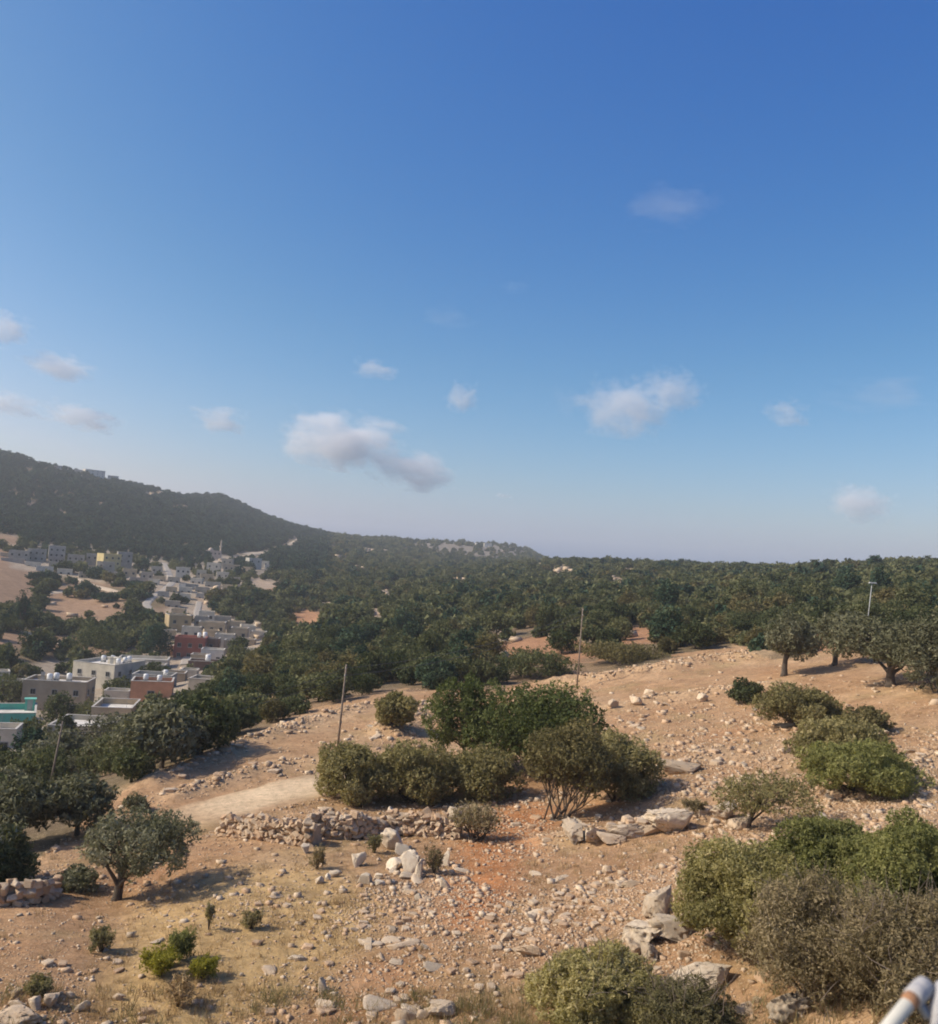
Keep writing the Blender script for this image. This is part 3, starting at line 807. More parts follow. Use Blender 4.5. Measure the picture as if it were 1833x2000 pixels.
VL = ['grey hut in the gap left of the road bend', 'beige hut by the road bend', 'white hut in front of the beige house under the mosque', 'grey hut on the bank below the mosque', 'beige hut below the bright end wall house', 'white hut right of the bright end wall house', 'white hut between the cream and the grey flat houses', 'beige hut at the wood edge below the long flat roof', 'grey hut right of the white under cube hut', 'white hut just under the road end', 'beige hut over the tall brown house', 'white hut on the red path side', 'grey hut at the top right of the lower village', 'beige hut uphill of the small beige house', 'white hut uphill of the pale tin roof', 'beige shed right of the red front wall', 'white shed beside the rusty shed', 'beige hut below the yellow end wall', 'grey hut left of the tallest block foot', 'white hut at the far left below the upper row', 'grey hut between the yellow house and the road', 'white hut at the inside of the road bend']
for lb, (c_, r_, w_, cl) in zip(VL, VG):
    house('house', lb, 'house', c_, r_, w_, 5, (r_ * 7) % 20 - 10, 2.6, cl, win=(2, 1), floors=1, group=UG, far=True)
# the mosque: hall, dome and minaret
hs = house('mosque', 'pink stone mosque with a slim minaret below the wooded mountain', 'mosque', (432,1076), 700, 11, 9, 0, 6, (0.44, 0.36, 0.31), win=(4, 2), floors=1, group=None, far=True)
b = MB()
b.tube([(5.2, 2, 0), (5.2, 2, 10), (5.2, 2, 10.1), (5.2, 2, 10.8), (5.2, 2, 10.9), (5.2, 2, 14), (5.2, 2, 16)], [0.8, 0.7, 1.15, 1.15, 0.6, 0.55, 0.05], 10)
b.build('minaret', wall_mat((0.44, 0.36, 0.31)), hs['o'])
b = MB()
zt_ = hs['z'] - hs['o'].location.z
b.tube([(-2, 0, zt_), (-2, 0, zt_ + 0.9), (-2, 0, zt_ + 1.8), (-2, 0, zt_ + 2.4), (-2, 0, zt_ + 2.7)], [2.2, 2.1, 1.6, 0.9, 0.1], 12)
b.build('dome', wall_mat((0.44, 0.36, 0.31)), hs['o'], True)
#@@END_TOWN

# ------------------------------------------------------------------ plants
def leaf_cloud(rng, lobes, n, a=0.09, b=0.05, gap=-0.28, freq=1.1, shell=0.78, tvar=0.16, droop=0.0, sprig=0.3):
    """diamond shaped leaves spread over and through a set of lobes (cx,cy,cz,rx,ry,rz); returns vertices, quads, tints"""
    lobes = np.asarray(lobes, float)
    w = (lobes[:, 3] * lobes[:, 4] + lobes[:, 3] * lobes[:, 5] + lobes[:, 4] * lobes[:, 5])
    n0 = int(n * 1.5)
    k = rng.choice(len(lobes), n0, p=w / w.sum())
    d = rng.normal(size=(n0, 3))
    d /= np.linalg.norm(d, axis=1)[:, None]
    rho = np.where(rng.random(n0) < shell, 1 - np.abs(rng.normal(0, 0.13, n0)) + 0.05, rng.random(n0) ** 0.45)
    off = d * rho[:, None] * lobes[k, 3:6]
    p = lobes[k, :3] + off
    rr = np.mean(lobes[:, 3:6])
    nz = fbm(p * freq / max(rr, 0.3) * 1.6, 3, int(rng.integers(1e6)))
    p = p + d * (0.36 * rr * fbm(p * 2.0 / max(rr, 0.3), 3, 77))[:, None]
    keep = np.nonzero((nz > gap))[0][:n]
    p, d, k = p[keep], d[keep], k[keep]
    m = len(p)
    # sprigs: short shoots of leaves that stick out and break the outline
    ns = int(m * sprig / 7)
    if ns:
        i = rng.integers(0, m, ns)
        sd_ = d[i] * 0.8 + rng.normal(size=(ns, 3)) * 0.5 + np.array([0, 0, 0.55])
        sd_ /= np.linalg.norm(sd_, axis=1)[:, None]
        ln = rng.uniform(0.12, 0.42, ns) * rr
        t7 = (np.arange(7) + 0.5) / 7
        sp = p[i][:, None] + sd_[:, None] * (ln[:, None] * t7[None])[..., None] + rng.normal(size=(ns, 7, 3)) * 0.5 * a
        j = rng.permutation(m)[:ns * 7]
        p[j], d[j], k[j] = sp.reshape(-1, 3), np.repeat(sd_, 7, 0), np.repeat(k[i], 7)
    # leaves lie roughly across the outward direction, tilted at random
    nrm = d * 0.7 + rng.normal(size=(m, 3)) * 0.75
    nrm /= np.linalg.norm(nrm, axis=1)[:, None]
    u = np.cross(nrm, rng.normal(size=(m, 3)))
    u[:, 2] -= droop
    u /= np.linalg.norm(u, axis=1)[:, None]
    v = np.cross(nrm, u)
    s = np.clip(rng.lognormal(-0.08, 0.38, m), 0.35, 2.2)[:, None]
    u, v = u * a * s, v * b * s
    V = np.stack([p - u * 0.8 - v, p - u * 0.8 + v, p + u * 1.2], 1).reshape(-1, 3)
    Fq = np.arange(m * 3).reshape(-1, 3)
    lt = rng.normal(0, 0.13, len(lobes))
    t = 0.5 + lt[k] + rng.normal(0, tvar, m)
    return V, Fq, np.repeat(np.clip(t, 0, 1), 3)

def crown_lobes(rng, c, R, n, lo=-0.25, size=0.45, inner=0.62):
    c, R = np.asarray(c, float), np.asarray(R, float)
    out = [(*(c), *(R * 0.6))]
    for k in range(n):
        z = lo + (1 - lo) * (k + 0.5) / n
        z = np.clip(z + rng.normal(0, 0.08), -0.98, 0.98)
        th = k * 2.39996 + rng.normal(0, 0.35)
        s = math.sqrt(1 - z * z)
        dd = np.array([s * math.cos(th), s * math.sin(th), z])
        q = size * rng.uniform(0.65, 1.25)
        out.append((*(c + dd * R * (inner + rng.normal(0, 0.07))), *(R * q * rng.uniform(0.85, 1.15, 3))))
    return np.array(out)

def limbs(rng, mb, base, top, r, lobes, n=6, bend=0.12, start=0.5, m=0):
    """a tapered trunk from base to top with limbs into the lobes"""
    base, top = np.array(base, float), np.array(top, float)
    L = np.linalg.norm(top - base)
    mid = [base + (top - base) * t + rng.normal(0, bend * L * 0.25, 3) * (t * (1.2 - t)) for t in np.linspace(0, 1, 6)]
    mid[0] = base
    mb.tube(mid, [r * (1.45 if t == 0 else 1.1 - 0.55 * t) for t in np.linspace(0, 1, 6)], 8, m)
    idx = rng.permutation(len(lobes))[:n]
    for i in idx:
        s = mid[rng.integers(max(1, int(start * 5)), 6)]
        e = lobes[i, :3]
        q = (s + e) / 2 + rng.normal(0, 0.08 * np.linalg.norm(e - s), 3)
        mb.tube([s, s * 0.55 + q * 0.45 + np.array([0, 0, 0.02 * L]), q, e], [r * 0.5, r * 0.4, r * 0.3, r * 0.08], 5, m, False)
        for _ in range(3):
            e2 = e + rng.normal(0, 0.6, 3) * lobes[i, 3:6]
            mb.tube([q, (q + e2) / 2 + rng.normal(0, 0.05, 3), e2], [r * 0.2, r * 0.13, r * 0.03], 4, m, False)

TREES = []                                  # (x, y, radius) of plants placed by hand, kept clear of the wood
def plant(seed, name, label, cat, box, mat, n, leaf=(0.09, 0.05), lobes=12, form='bush', group=None, deep=0.45, trunk_px=None, R=None, r=None, lo=-0.1, size=0.45, gap=-0.17, crown_part='crown', shell=0.78, droop=0.0, lift=0.0, twigs=None, zscale=1.0, tvar=0.16):
    """box: photo pixels x0, x1, top, foot of the plant; its place on the ground, width and height follow from them"""
    rng = np.random.default_rng(seed)
    x0, x1, yt, yb = box
    xc = (x0 + x1) / 2
    if r is None:
        g = ground(trunk_px[0] if trunk_px else xc, trunk_px[1] if trunk_px else yb)
        rr = math.hypot(g[0], g[1])
        wdt = (x1 - x0) / F * rr
        if trunk_px is None:
            rr += deep * wdt / 2
    else:
        rr = r
        wdt = (x1 - x0) / F * rr
    c = unproj(trunk_px[0] if trunk_px else xc, yb, rr)[0]
    bx, by = c[0], c[1]
    bz = zt(bx, by)[0]
    cc = unproj(xc, yt, rr)[0]
    hgt = max(cc[2] - bz, 0.4)
    az = math.atan2(bx, by)
    sh = (xc - (trunk_px[0] if trunk_px else xc)) / F * rr
    t = tag(link(name, None, None, (bx, by, bz - 0.05)), label, cat, group)
    TREES.append((bx, by, wdt / 2))
    hw = wdt / 2
    off = np.array([sh * math.cos(az), -sh * math.sin(az), 0])
    mb = MB()
    if form == 'tree':
        cz = hgt * 0.62
        lb = crown_lobes(rng, off + np.array([0, 0, cz]), (hw, hw, hgt * 0.40 * zscale), lobes, max(lo, -0.7), size)
        limbs(rng, mb, (0, 0, -0.2), off * 0.35 + np.array([0, 0, hgt * 0.45]), R or 0.045 * hgt, lb, min(lobes, 9))
    elif form == 'stems':
        lb = crown_lobes(rng, off + np.array([0, 0, hgt * 0.60]), (hw, hw, hgt * 0.42), lobes, -0.55, size)
        for i in range(len(lb)):
            e = lb[i, :3]
            s = np.array([rng.normal(0, 0.14 * hw), rng.normal(0, 0.14 * hw), -0.1])
            q = s * 0.35 + e * 0.65 + np.array([0, 0, -0.16 * hgt]) + rng.normal(0, 0.05, 3)
            mb.tube([s, (s + q) / 2 + rng.normal(0, 0.06, 3), q, e], [0.055, 0.045, 0.035, 0.012], 5, 0, False)
            for _ in range(5):
                e2 = e + rng.normal(0, 0.55, 3) * lb[i, 3:6]
                mb.tube([q, (q + e2) / 2 + rng.normal(0, 0.06, 3), e2], [0.025, 0.018, 0.005], 4, 0, False)
    elif form == 'weed':                    # stalks fan out from the root and carry small leaves
        nst = max(14, n // 45)
        d = rng.normal(size=(nst, 3)) * np.array([1, 1, 0.35])
        tip = d / np.linalg.norm(d, axis=1)[:, None] * rng.uniform(0.25, 1.0, nst)[:, None] * np.array([hw, hw, 0.2 * hgt]) + np.array([0, 0, 1]) * (hgt * rng.uniform(0.45, 1.0, nst))[:, None]
        for e in tip[:60]:
            mb.tube([(e[0] * 0.05, e[1] * 0.05, -0.05), e * np.array([0.35, 0.35, 0.55]), e], [0.009, 0.007, 0.003], 3, 0, False)
        lb = np.array([(*(e * np.array([0.8, 0.8, 0.82])), 0.13 * hw + 0.03, 0.13 * hw + 0.03, 0.24 * hgt) for e in tip])
    else:
        cz = hgt * 0.42 + lift
        lb = crown_lobes(rng, off + np.array([0, 0, cz]), (hw, hw * 0.95, hgt * 0.54), int(lobes * 1.9), min(lo, -0.55), size * 0.82, 0.68)
        for i in range(min(len(lb), 9)):
            e = lb[i, :3]
            mb.tube([(rng.normal(0, 0.1 * hw), rng.normal(0, 0.1 * hw), -0.1), e * 0.5 + rng.normal(0, 0.06, 3), e], [0.05, 0.035, 0.01], 5, 0, False)
    if form not in ('tree', 'weed'):        # the stool the stems grow from
        mb.tube([(0, 0, -0.25), (0, 0, -0.02), (0, 0, 0.06)], [0.26 * hw, 0.22 * hw, 0.08 * hw], 8)
    V, Fq, T = leaf_cloud(rng, lb, n, leaf[0], leaf[1], gap, shell=shell, droop=droop, tvar=tvar)
    k = V[:, 2].reshape(-1, 3).min(1) > -0.25
    V, T = V.reshape(-1, 3, 3)[k].reshape(-1, 3), T.reshape(-1, 3)[k].ravel()
    link(crown_part, new_mesh(crown_part, V, np.arange(len(V)).reshape(-1, 3), [M[mat]], tint=T), t)
    if twigs:                               # bare dry twigs that stick out of the leaves
        e = lb[rng.integers(0, len(lb), twigs)]
        for q in e:
            p = q[:3] + rng.normal(size=3) * q[3:6] * 0.5
            if p[2] < 0.1:
                continue
            d = rng.normal(size=3) * 0.5 + np.array([0, 0, 0.5]) + (p - off - np.array([0, 0, hgt * .3])) / max(hw, 0.5) * 0.5
            d = d / np.linalg.norm(d) * rng.uniform(0.35, 0.9)
            mb.tube([p, p + d * 0.5 + rng.normal(0, 0.05, 3), p + d], [0.011, 0.008, 0.003], 3, 0, False)
    mb.build('trunk' if form == 'tree' else 'stem', M['twig'] if form != 'tree' and twigs else M['bark'], t, True)
    return t

OL = 'olive trees on the stony hillside'
plant(1, 'olive_tree', 'lone olive tree with a forked dark trunk on the straw slope at the left', 'olive tree', (130,385,1588,1760), 'olive', 22500, (0.071, 0.027), 15, 'tree', OL, trunk_px=(225,1758), R=0.21, lo=-0.55, size=0.36, gap=-0.05, shell=0.6, zscale=1.05)
plant(2, 'olive_tree', 'broad olive tree with thick trunk standing at the right end of the field', 'olive tree', (1628,1836,1205,1342), 'olive', 13000, (0.15, 0.06), 16, 'tree', OL, trunk_px=(1742,1340), R=0.42, lo=-0.6, size=0.4, zscale=1.05)
plant(3, 'olive_tree', 'rounded olive tree above the rubble bank at the top of the field', 'olive tree', (1482,1592,1205,1322), 'olive', 10000, (0.15, 0.06), 12, 'tree', OL, trunk_px=(1532,1320), R=0.34, lo=-0.6, size=0.42, zscale=1.1)
plant(4, 'olive_tree', 'olive tree cut off by the right picture edge beside the broad one', 'olive tree', (1775,1905,1195,1395), 'olive', 15000, (0.13, 0.055), 14, 'bush', OL, r=82, lo=-0.6, size=0.5)
plant(5, 'olive_tree', 'small leaning olive tree with thin bent stems beside white rocks', 'olive tree', (1400,1592,1508,1622), 'scrub', 12000, (0.063, 0.027), 12, 'tree', OL, trunk_px=(1458,1620), R=0.12, lo=-0.6, size=0.42, gap=0.0, zscale=1.1)
plant(6, 'olive_tree', 'olive tree behind the small olive, beyond the chain of bushes', 'olive tree', (1590,1700,1190,1300), 'olive', 8000, (0.17, 0.07), 10, 'tree', OL, trunk_px=(1630,1300), R=0.3, lo=-0.7, size=0.45)
BU = 'bushes in the middle of the stony field'
plant(11, 'bush', 'low olive green bush at the left end of the central thicket by the pale path', 'bush', (612,765,1445,1572), 'scrub', 32300, (0.070, 0.041), 14, 'bush', BU, lo=-0.35)
plant(12, 'bush', 'dark dense bush behind the dry stone wall in the central thicket', 'bush', (715,880,1440,1572), 'scrub', 32300, (0.070, 0.041), 14, 'bush', BU, lo=-0.35)
plant(13, 'bush', 'small dark bush right of the dense one in the central thicket', 'bush', (850,1012,1455,1566), 'scrub', 26600, (0.070, 0.041), 12, 'bush', BU, lo=-0.35)
plant(14, 'leafy_tree', 'left half open green tree rising behind the central thicket', 'tree', (832,985,1338,1505), 'green', 23400, (0.085, 0.047), 12, 'tree', BU, trunk_px=(905,1505), R=0.14, lo=-0.98, size=0.4, gap=-0.05, zscale=1.3)
plant(15, 'leafy_tree', 'tallest bright green tree of the central thicket', 'tree', (940,1172,1328,1535), 'green', 43200, (0.093, 0.051), 17, 'bush', BU, lo=-0.5, gap=-0.2, r=64)
plant(16, 'shrub', 'browning shrub with many bare thin stems right of the red soil', 'shrub', (1005,1205,1405,1604), 'autumn', 25500, (0.068, 0.040), 15, 'stems', BU, trunk_px=(1095,1600), size=0.36, gap=-0.15, shell=0.65)
plant(17, 'bush', 'rounded dark bush casting a long shadow at the right end of the central thicket', 'bush', (1120,1282,1425,1572), 'scrub', 36100, (0.070, 0.041), 14, 'bush', BU, lo=-0.35)
plant(18, 'shrub', 'wispy dry shrub leaning over the right end of the stone wall', 'shrub', (872,985,1565,1645), 'drybush', 3500, (0.06, 0.025), 12, 'stems', BU, gap=-0.1, shell=0.4, deep=0.3)
plant(19, 'bush', 'slim green bush on the rubble bank left of the green trees', 'bush', (728,815,1348,1428), 'scrub', 11000, (0.11, 0.06), 9, 'bush', BU)
plant(20, 'oak_tree', 'compact very dark oak just beyond the field edge', 'oak tree', (800,892,1285,1382), 'pine', 13500, (0.117, 0.063), 12, 'bush', None, r=112, lo=-0.4)
plant(21, 'bush', 'green bush beyond the field left of the middle power pole', 'bush', (965,1120,1265,1342), 'oak', 13000, (0.12, 0.07), 14, 'bush', None, r=122, lo=-0.2)
plant(22, 'bush', 'wide brownish bush beyond the rubble bank right of the power pole', 'bush', (1130,1300,1253,1328), 'autumn', 12000, (0.12, 0.07), 14, 'bush', None, r=128, lo=-0.2)
plant(23, 'bush', 'top bush of the green chain under the rounded olive tree', 'bush', (1488,1640,1330,1425), 'scrub', 22100, (0.085, 0.047), 13, 'bush', None, lo=-0.3)
plant(24, 'bush', 'middle bush of the green chain on the right', 'bush', (1560,1735,1395,1500), 'scrub', 25500, (0.076, 0.043), 13, 'bush', None, lo=-0.3)
plant(25, 'bush', 'lowest and brightest bush of the green chain on the right', 'bush', (1572,1782,1448,1562), 'nearfresh', 30600, (0.068, 0.038), 14, 'bush', None, lo=-0.3)
plant(26, 'bush', 'dull brown bush at the right of the green chain', 'bush', (1650,1735,1375,1440), 'autumn', 5000, (0.09, 0.05), 9, 'bush', None)
plant(27, 'bush', 'small lone bush on the rubble in the upper field', 'bush', (1425,1495,1325,1375), 'oak', 5000, (0.10, 0.055), 8, 'bush', None)
NB = 'large bushes in the near right corner'
plant(31, 'bush', 'left part of the huge near bush beside the pitted grey rock', 'bush', (1325,1590,1640,1875), 'nearbush', 92400, (0.043, 0.022), 22, 'bush', NB, lo=-0.3, size=0.38, tvar=0.2, gap=-0.2)
plant(32, 'bush', 'brightest green top of the huge near bush below the small olive', 'bush', (1500,1740,1585,1800), 'nearfresh', 83600, (0.043, 0.022), 20, 'bush', NB, lo=-0.3, size=0.38, tvar=0.2, gap=-0.2)
plant(33, 'bush', 'right part of the huge near bush cut by the picture edge', 'bush', (1665,1915,1575,1850), 'nearfresh', 83600, (0.043, 0.022), 20, 'bush', NB, lo=-0.3, size=0.38, tvar=0.2, gap=-0.2)
plant(34, 'bush', 'brown twiggy dry bush in front of the huge green bush', 'bush', (1450,1720,1690,1985), 'drybush', 52000, (0.038, 0.015), 20, 'bush', NB, lo=-0.3, size=0.38, gap=-0.1, shell=0.55, twigs=260)
plant(35, 'bush', 'dry brown bush behind the white pipe in the corner', 'bush', (1640,1900,1720,2030), 'drybush', 52000, (0.038, 0.015), 20, 'bush', NB, lo=-0.3, size=0.38, gap=-0.1, shell=0.55, twigs=260)
plant(38, 'bush', 'olive green shoots growing through the brown dry bush', 'bush', (1430,1640,1660,1900), 'nearbush', 26000, (0.045, 0.022), 18, 'bush', NB, lo=-0.3, size=0.3, gap=0.0, shell=0.5)
plant(39, 'bush', 'olive green shoots over the right hand dry bush', 'bush', (1640,1840,1640,1860), 'nearbush', 24000, (0.045, 0.022), 18, 'bush', NB, lo=-0.3, size=0.3, gap=0.0, shell=0.5)
plant(40, 'olive_tree', 'olive tree mostly outside the left picture edge shading the stone wall', 'olive tree', (-265,-40,1580,1752), 'olive', 14000, (0.09, 0.04), 15, 'tree', OL, trunk_px=(-150,1752), R=0.2, lo=-0.9, size=0.48)
plant(36, 'bush', 'round green bush at the bottom edge with dry flower heads', 'bush', (1025,1300,1838,2040), 'nearbush', 88000, (0.036, 0.019), 20, 'bush', None, lo=-0.3, size=0.36, tvar=0.22, gap=-0.15, twigs=220)
plant(37, 'bush', 'grey green low bush right of the round one at the bottom edge', 'bush', (1230,1440,1905,2050), 'weed', 30000, (0.038, 0.014), 14, 'bush', None, lo=-0.2, gap=-0.05, shell=0.5, twigs=160)
LE = 'trees along the left edge of the hillside'
plant(41, 'bush', 'dark green bush cut by the left picture edge above the stone wall', 'bush', (-80,62,1612,1738), 'oak', 14000, (0.07, 0.04), 12, 'bush', LE, lo=-0.4)
plant(42, 'olive_tree', 'olive tree at the foot of the leaning power pole', 'olive tree', (80,215,1520,1632), 'olive', 11000, (0.10, 0.05), 12, 'tree', LE, trunk_px=(150,1632), R=0.16, lo=-0.8)
plant(43, 'olive_tree', 'olive tree left of the leaning power pole', 'olive tree', (-40,100,1530,1650), 'olive', 11000, (0.10, 0.05), 12, 'tree', LE, trunk_px=(40,1650), R=0.16, lo=-0.8)
plant(44, 'shrub', 'little grey green shrub on the pale ledge above the lone olive', 'shrub', (240,292,1548,1588), 'olive', 2500, (0.07, 0.03), 7, 'bush', None)
plant(45, 'shrub', 'shrub in shade at the end of the left stone wall', 'shrub', (100,185,1695,1742), 'olive', 5000, (0.06, 0.03), 9, 'bush', None)
WE = 'weeds on the straw coloured slope'
plant(51, 'weed', 'bright green spreading weed clump on the near straw slope', 'weed', (318,385,1815,1882), 'nearfresh', 3500, (0.05, 0.016), 9, 'weed', WE, gap=-0.6, shell=0.3)
plant(52, 'weed', 'yellow green broom like weed in front of the bright green one', 'weed', (270,352,1850,1915), 'yellow', 4500, (0.05, 0.013), 10, 'weed', WE, gap=-0.6, shell=0.3)
plant(53, 'weed', 'rounded yellow weed right of the green clump', 'weed', (362,430,1868,1918), 'yellow', 3500, (0.045, 0.013), 9, 'weed', WE, gap=-0.6, shell=0.3)
plant(54, 'weed', 'small grey green weed below the lone olive', 'weed', (165,228,1812,1864), 'weed', 2200, (0.05, 0.016), 8, 'weed', WE, gap=-0.6, shell=0.3)
plant(55, 'weed', 'tall thin dark weed right of the olive shadow', 'weed', (397,418,1760,1818), 'weed', 900, (0.05, 0.014), 7, 'weed', WE, shell=0.4)
plant(56, 'weed', 'dull green weed above pale boulders in the lower left corner', 'weed', (42,98,1905,1952), 'weed', 2200, (0.05, 0.016), 8, 'weed', WE, shell=0.4)
plant(57, 'weed', 'dusty green weed in the middle of the straw slope', 'weed', (470,512,1775,1818), 'weed', 1500, (0.05, 0.016), 7, 'weed', WE, shell=0.4)
plant(58, 'weed', 'ochre weed with dead stalks below the yellow green weed', 'weed', (310,385,1905,1975), 'straw', 1600, (0.06, 0.012), 9, 'weed', WE, shell=0.3)
plant(59, 'weed', 'dry weed beside the boulder at the foot of the stone wall', 'weed', (598,640,1650,1700), 'drybush', 1400, (0.05, 0.016), 7, 'weed', WE, shell=0.4)
plant(60, 'weed', 'grey green weed in front of the stone wall middle', 'weed', (712,752,1630,1668), 'weed', 1400, (0.05, 0.016), 7, 'weed', WE, shell=0.4)
plant(61, 'weed', 'brown weed growing between the tall boulders and the red soil', 'weed', (825,870,1650,1712), 'drybush', 1600, (0.05, 0.016), 8, 'weed', WE, shell=0.4)
plant(62, 'weed', 'low brown weed in the shade of the rounded dark bush', 'weed', (1330,1385,1560,1595), 'drybush', 1600, (0.06, 0.02), 8, 'weed', WE, shell=0.4)
CY = 'cypresses'
for sd_, bx_, r_, lb_ in ((71, (500,517,1268,1328), 236, 'slim dark cypress beside the little white roofed house'), (72, (32,55,1160,1205), 330, 'dark cypress among the bushes left of the valley fields')):
    plant(sd_, 'cypress', lb_, 'cypress', bx_, 'pine', 3000, (0.22, 0.1), 12, 'tree', CY, trunk_px=((bx_[0] + bx_[1]) / 2, bx_[3]), r=r_, lo=-0.95, size=0.5, zscale=1.2)
PV = 'large dark trees in the valley'
for k_, (bx_, r_, mt_, lb_) in enumerate([
    ((55,112,1115,1180), 470, 'pine', 'biggest dark pine clump on the bare hill'), ((52,92,1150,1182), 440, 'pine', 'dark pine leaning over the left side of the bare hill'), ((140,188,1138,1178), 430, 'pine', 'dark tree at the bend of the pale track'),
    ((180,225,1155,1200), 410, 'pine', 'dark tree on the right slope of the bare hill'), ((248,292,1155,1188), 420, 'pine', 'round dark pine left of the valley road'), ((240,290,1135,1165), 460, 'pine', 'dark tree below the narrow white roofed shed'),
    ((165,202,1105,1150), 490, 'pine', 'dark tree under the yellow walled house'), ((130,240,1212,1290), 290, 'oak', 'widest dark tree mass above the large pale grey house'), ((275,332,1215,1275), 285, 'pine', 'dark round tree left of the red roofed house'),
    ((-15,40,1205,1260), 320, 'oak', 'oak at the left edge above the turquoise house'), ((40,95,1225,1300), 285, 'oak', 'oak between the pale field strips'), ((-20,55,1310,1362), 215, 'oak', 'dark oak behind the turquoise house'),
    ((155,255,1392,1462), 134, 'olive', 'round grey green tree in front of the wide white roof'), ((105,140,1395,1470), 138, 'oak', 'bushy tree at the corner of the wide white roof'), ((85,140,1350,1400), 185, 'oak', 'tree in front of the beige and grey house'),
    ((10,85,1398,1450), 148, 'oak', 'tree below the turquoise parapet'), ((200,262,1325,1350), 215, 'oak', 'flat tree between the pale grey and the beige house'), ((268,330,1293,1318), 235, 'oak', 'tree beside the long white roof')]):
    plant(80 + k_, 'valley_tree', lb_, 'tree', bx_, mt_, 4500, (0.26 * r_ / 400 + 0.06, 0.13 * r_ / 400 + 0.04), 12, 'bush', PV, r=r_, lo=-0.3)
#@@END_PLANTS

# ------------------------------------------------------------------ the woods: single trees near by, one mass far off
rng = np.random.default_rng(5)
def proto(seed, n, la, lb, lobes, R, cz, size=0.45, lo=-0.5, mat='oak'):
    g_ = np.random.default_rng(seed)
    L_b = crown_lobes(g_, (0, 0, cz), R, lobes, lo, size)
    V, Fq, T = leaf_cloud(g_, L_b, n, la, lb, -0.3)
    return new_mesh('crown', V, Fq, [M[mat]], tint=T), L_b
def proto_trunk(seed, lb, r=0.16):
    g_, mb = np.random.default_rng(seed), MB()
    limbs(g_, mb, (0, 0, -0.6), (0.1, 0, 2.0), r, lb, 5)
    return mb.mesh('trunk', [M['bark']], True)
NEAR = {'oak': [], 'autumn': [], 'pine': [], 'olive': []}
for k, (mt, R_, cz) in enumerate([('oak', (2.5, 2.4, 2.1), 2.0), ('oak', (2.9, 2.6, 1.9), 1.9), ('oak', (2.2, 2.4, 2.4), 2.3), ('oak', (3.1, 2.8, 2.2), 2.0), ('oak', (2.4, 2.6, 1.7), 1.6), ('autumn', (2.5, 2.3, 1.9), 1.8), ('autumn', (2.2, 2.4, 2.1), 2.0), ('pine', (2.1, 2.1, 2.7), 2.9), ('pine', (2.5, 2.3, 2.5), 2.7), ('olive', (2.5, 2.4, 1.8), 2.4), ('olive', (2.2, 2.4, 1.9), 2.4)]):
    cm, lb = proto(200 + k, 3600, 0.15, 0.085, 13, R_, cz, 0.42, -0.6, mt)
    NEAR[mt].append((cm, proto_trunk(200 + k, lb)))
FAR = []
far_col = bpy.data.collections.new('far tree shapes')
for k, (mt, R_, cz) in enumerate([('pine', (2.2, 2.2, 2.6), 2.5), ('pine', (2.6, 2.4, 2.3), 2.2), ('oak', (2.6, 2.6, 2.0), 1.9), ('oak', (2.9, 2.5, 2.1), 1.9), ('oak', (2.3, 2.5, 2.3), 2.1), ('autumn', (2.5, 2.5, 1.9), 1.7)]):
    cm, lb = proto(300 + k, 620, 0.42, 0.25, 10, R_, cz, 0.45, -0.6, mt)
    far_col.objects.link(bpy.data.objects.new('far_tree_%d' % k, cm))

def jitter_grid(r0_, r1_, sp, half):
    n_ = int(r1_ * math.sin(half) / sp) + 1
    xs, ys = np.meshgrid(np.arange(-n_, n_ + 1) * sp, np.arange(int(r0_ * math.cos(half) / sp), int(r1_ / sp) + 1) * sp, indexing='ij')
    x = xs.ravel() + rng.uniform(-0.48, 0.48, xs.size) * sp
    y = ys.ravel() + rng.uniform(-0.48, 0.48, xs.size) * sp
    r = np.hypot(x, y)
    k = (r >= r0_) & (r < r1_) & (np.abs(np.arctan2(x, y)) < half)
    return x[k], y[k]
xs, ys, ss = [], [], []
for a, b_, sp in ((58, 420, 3.9), (420, 900, 4.6), (900, 2050, 6.6)):
    x, y = jitter_grid(a, b_, sp, rad(35))
    xs.append(x); ys.append(y); ss.append(np.full(len(x), sp))
fx, fy, fs = np.concatenate(xs), np.concatenate(ys), np.concatenate(ss)
fz = zt(fx, fy)
fr = np.hypot(fx, fy)
px, py = project(np.stack([fx, fy, fz], 1))
wx = px + np.where(fr < 200, 14, 6) * fbm2(fx, fy, 9, 2, 61)
wy = py + np.where(fr < 200, 8, 4) * fbm2(fx, fy, 9, 2, 62)
mx, my = project(np.stack([fx, fy, fz + 2.6], 1))
TOWN = [(-60,1470),(-60,1330),(120,1285),(320,1270),(325,1190),(400,1165),(420,1200),(520,1215),(530,1290),(450,1310),(420,1360),(280,1390),(240,1440),(120,1470)]
TOWN2 = [(-60,1130),(-60,1065),(130,1060),(270,1075),(340,1095),(400,1085),(440,1075),(520,1080),(560,1105),(560,1150),(400,1165),(330,1180),(280,1150),(150,1150)]
dens = np.full(len(fx), 0.93)
dens *= np.where(fbm2(fx, fy, 40, 3, 63) > 0.18, 0.45, 1.0)          # natural gaps
dens = np.where((fr > 700) & (px > 560), dens * 0.82, dens)
dens = np.where(inpoly(wx, wy, TOWN) & (fr > 110), 0.22, dens)
dens = np.where(inpoly(wx, wy, TOWN2) & (fr > 350), 0.30, dens)
for p in CLEAR:
    dens = np.where((inpoly(wx, wy, p) | inpoly(mx, my, p)) & (fr > 110), 0.04, dens)
for p in BARE:
    dens = np.where((inpoly(wx, wy, p) | inpoly(mx, my, p)) & (fr > 200), 0.05, dens)
for p in TERR:
    dens = np.where((inpoly(wx, wy, p) | inpoly(mx, my, p)) & (fr > 110), 0.04, dens)
dens = np.where(inpoly(wx, wy, GREYHILL) & (fr > 900), 0.13, dens)
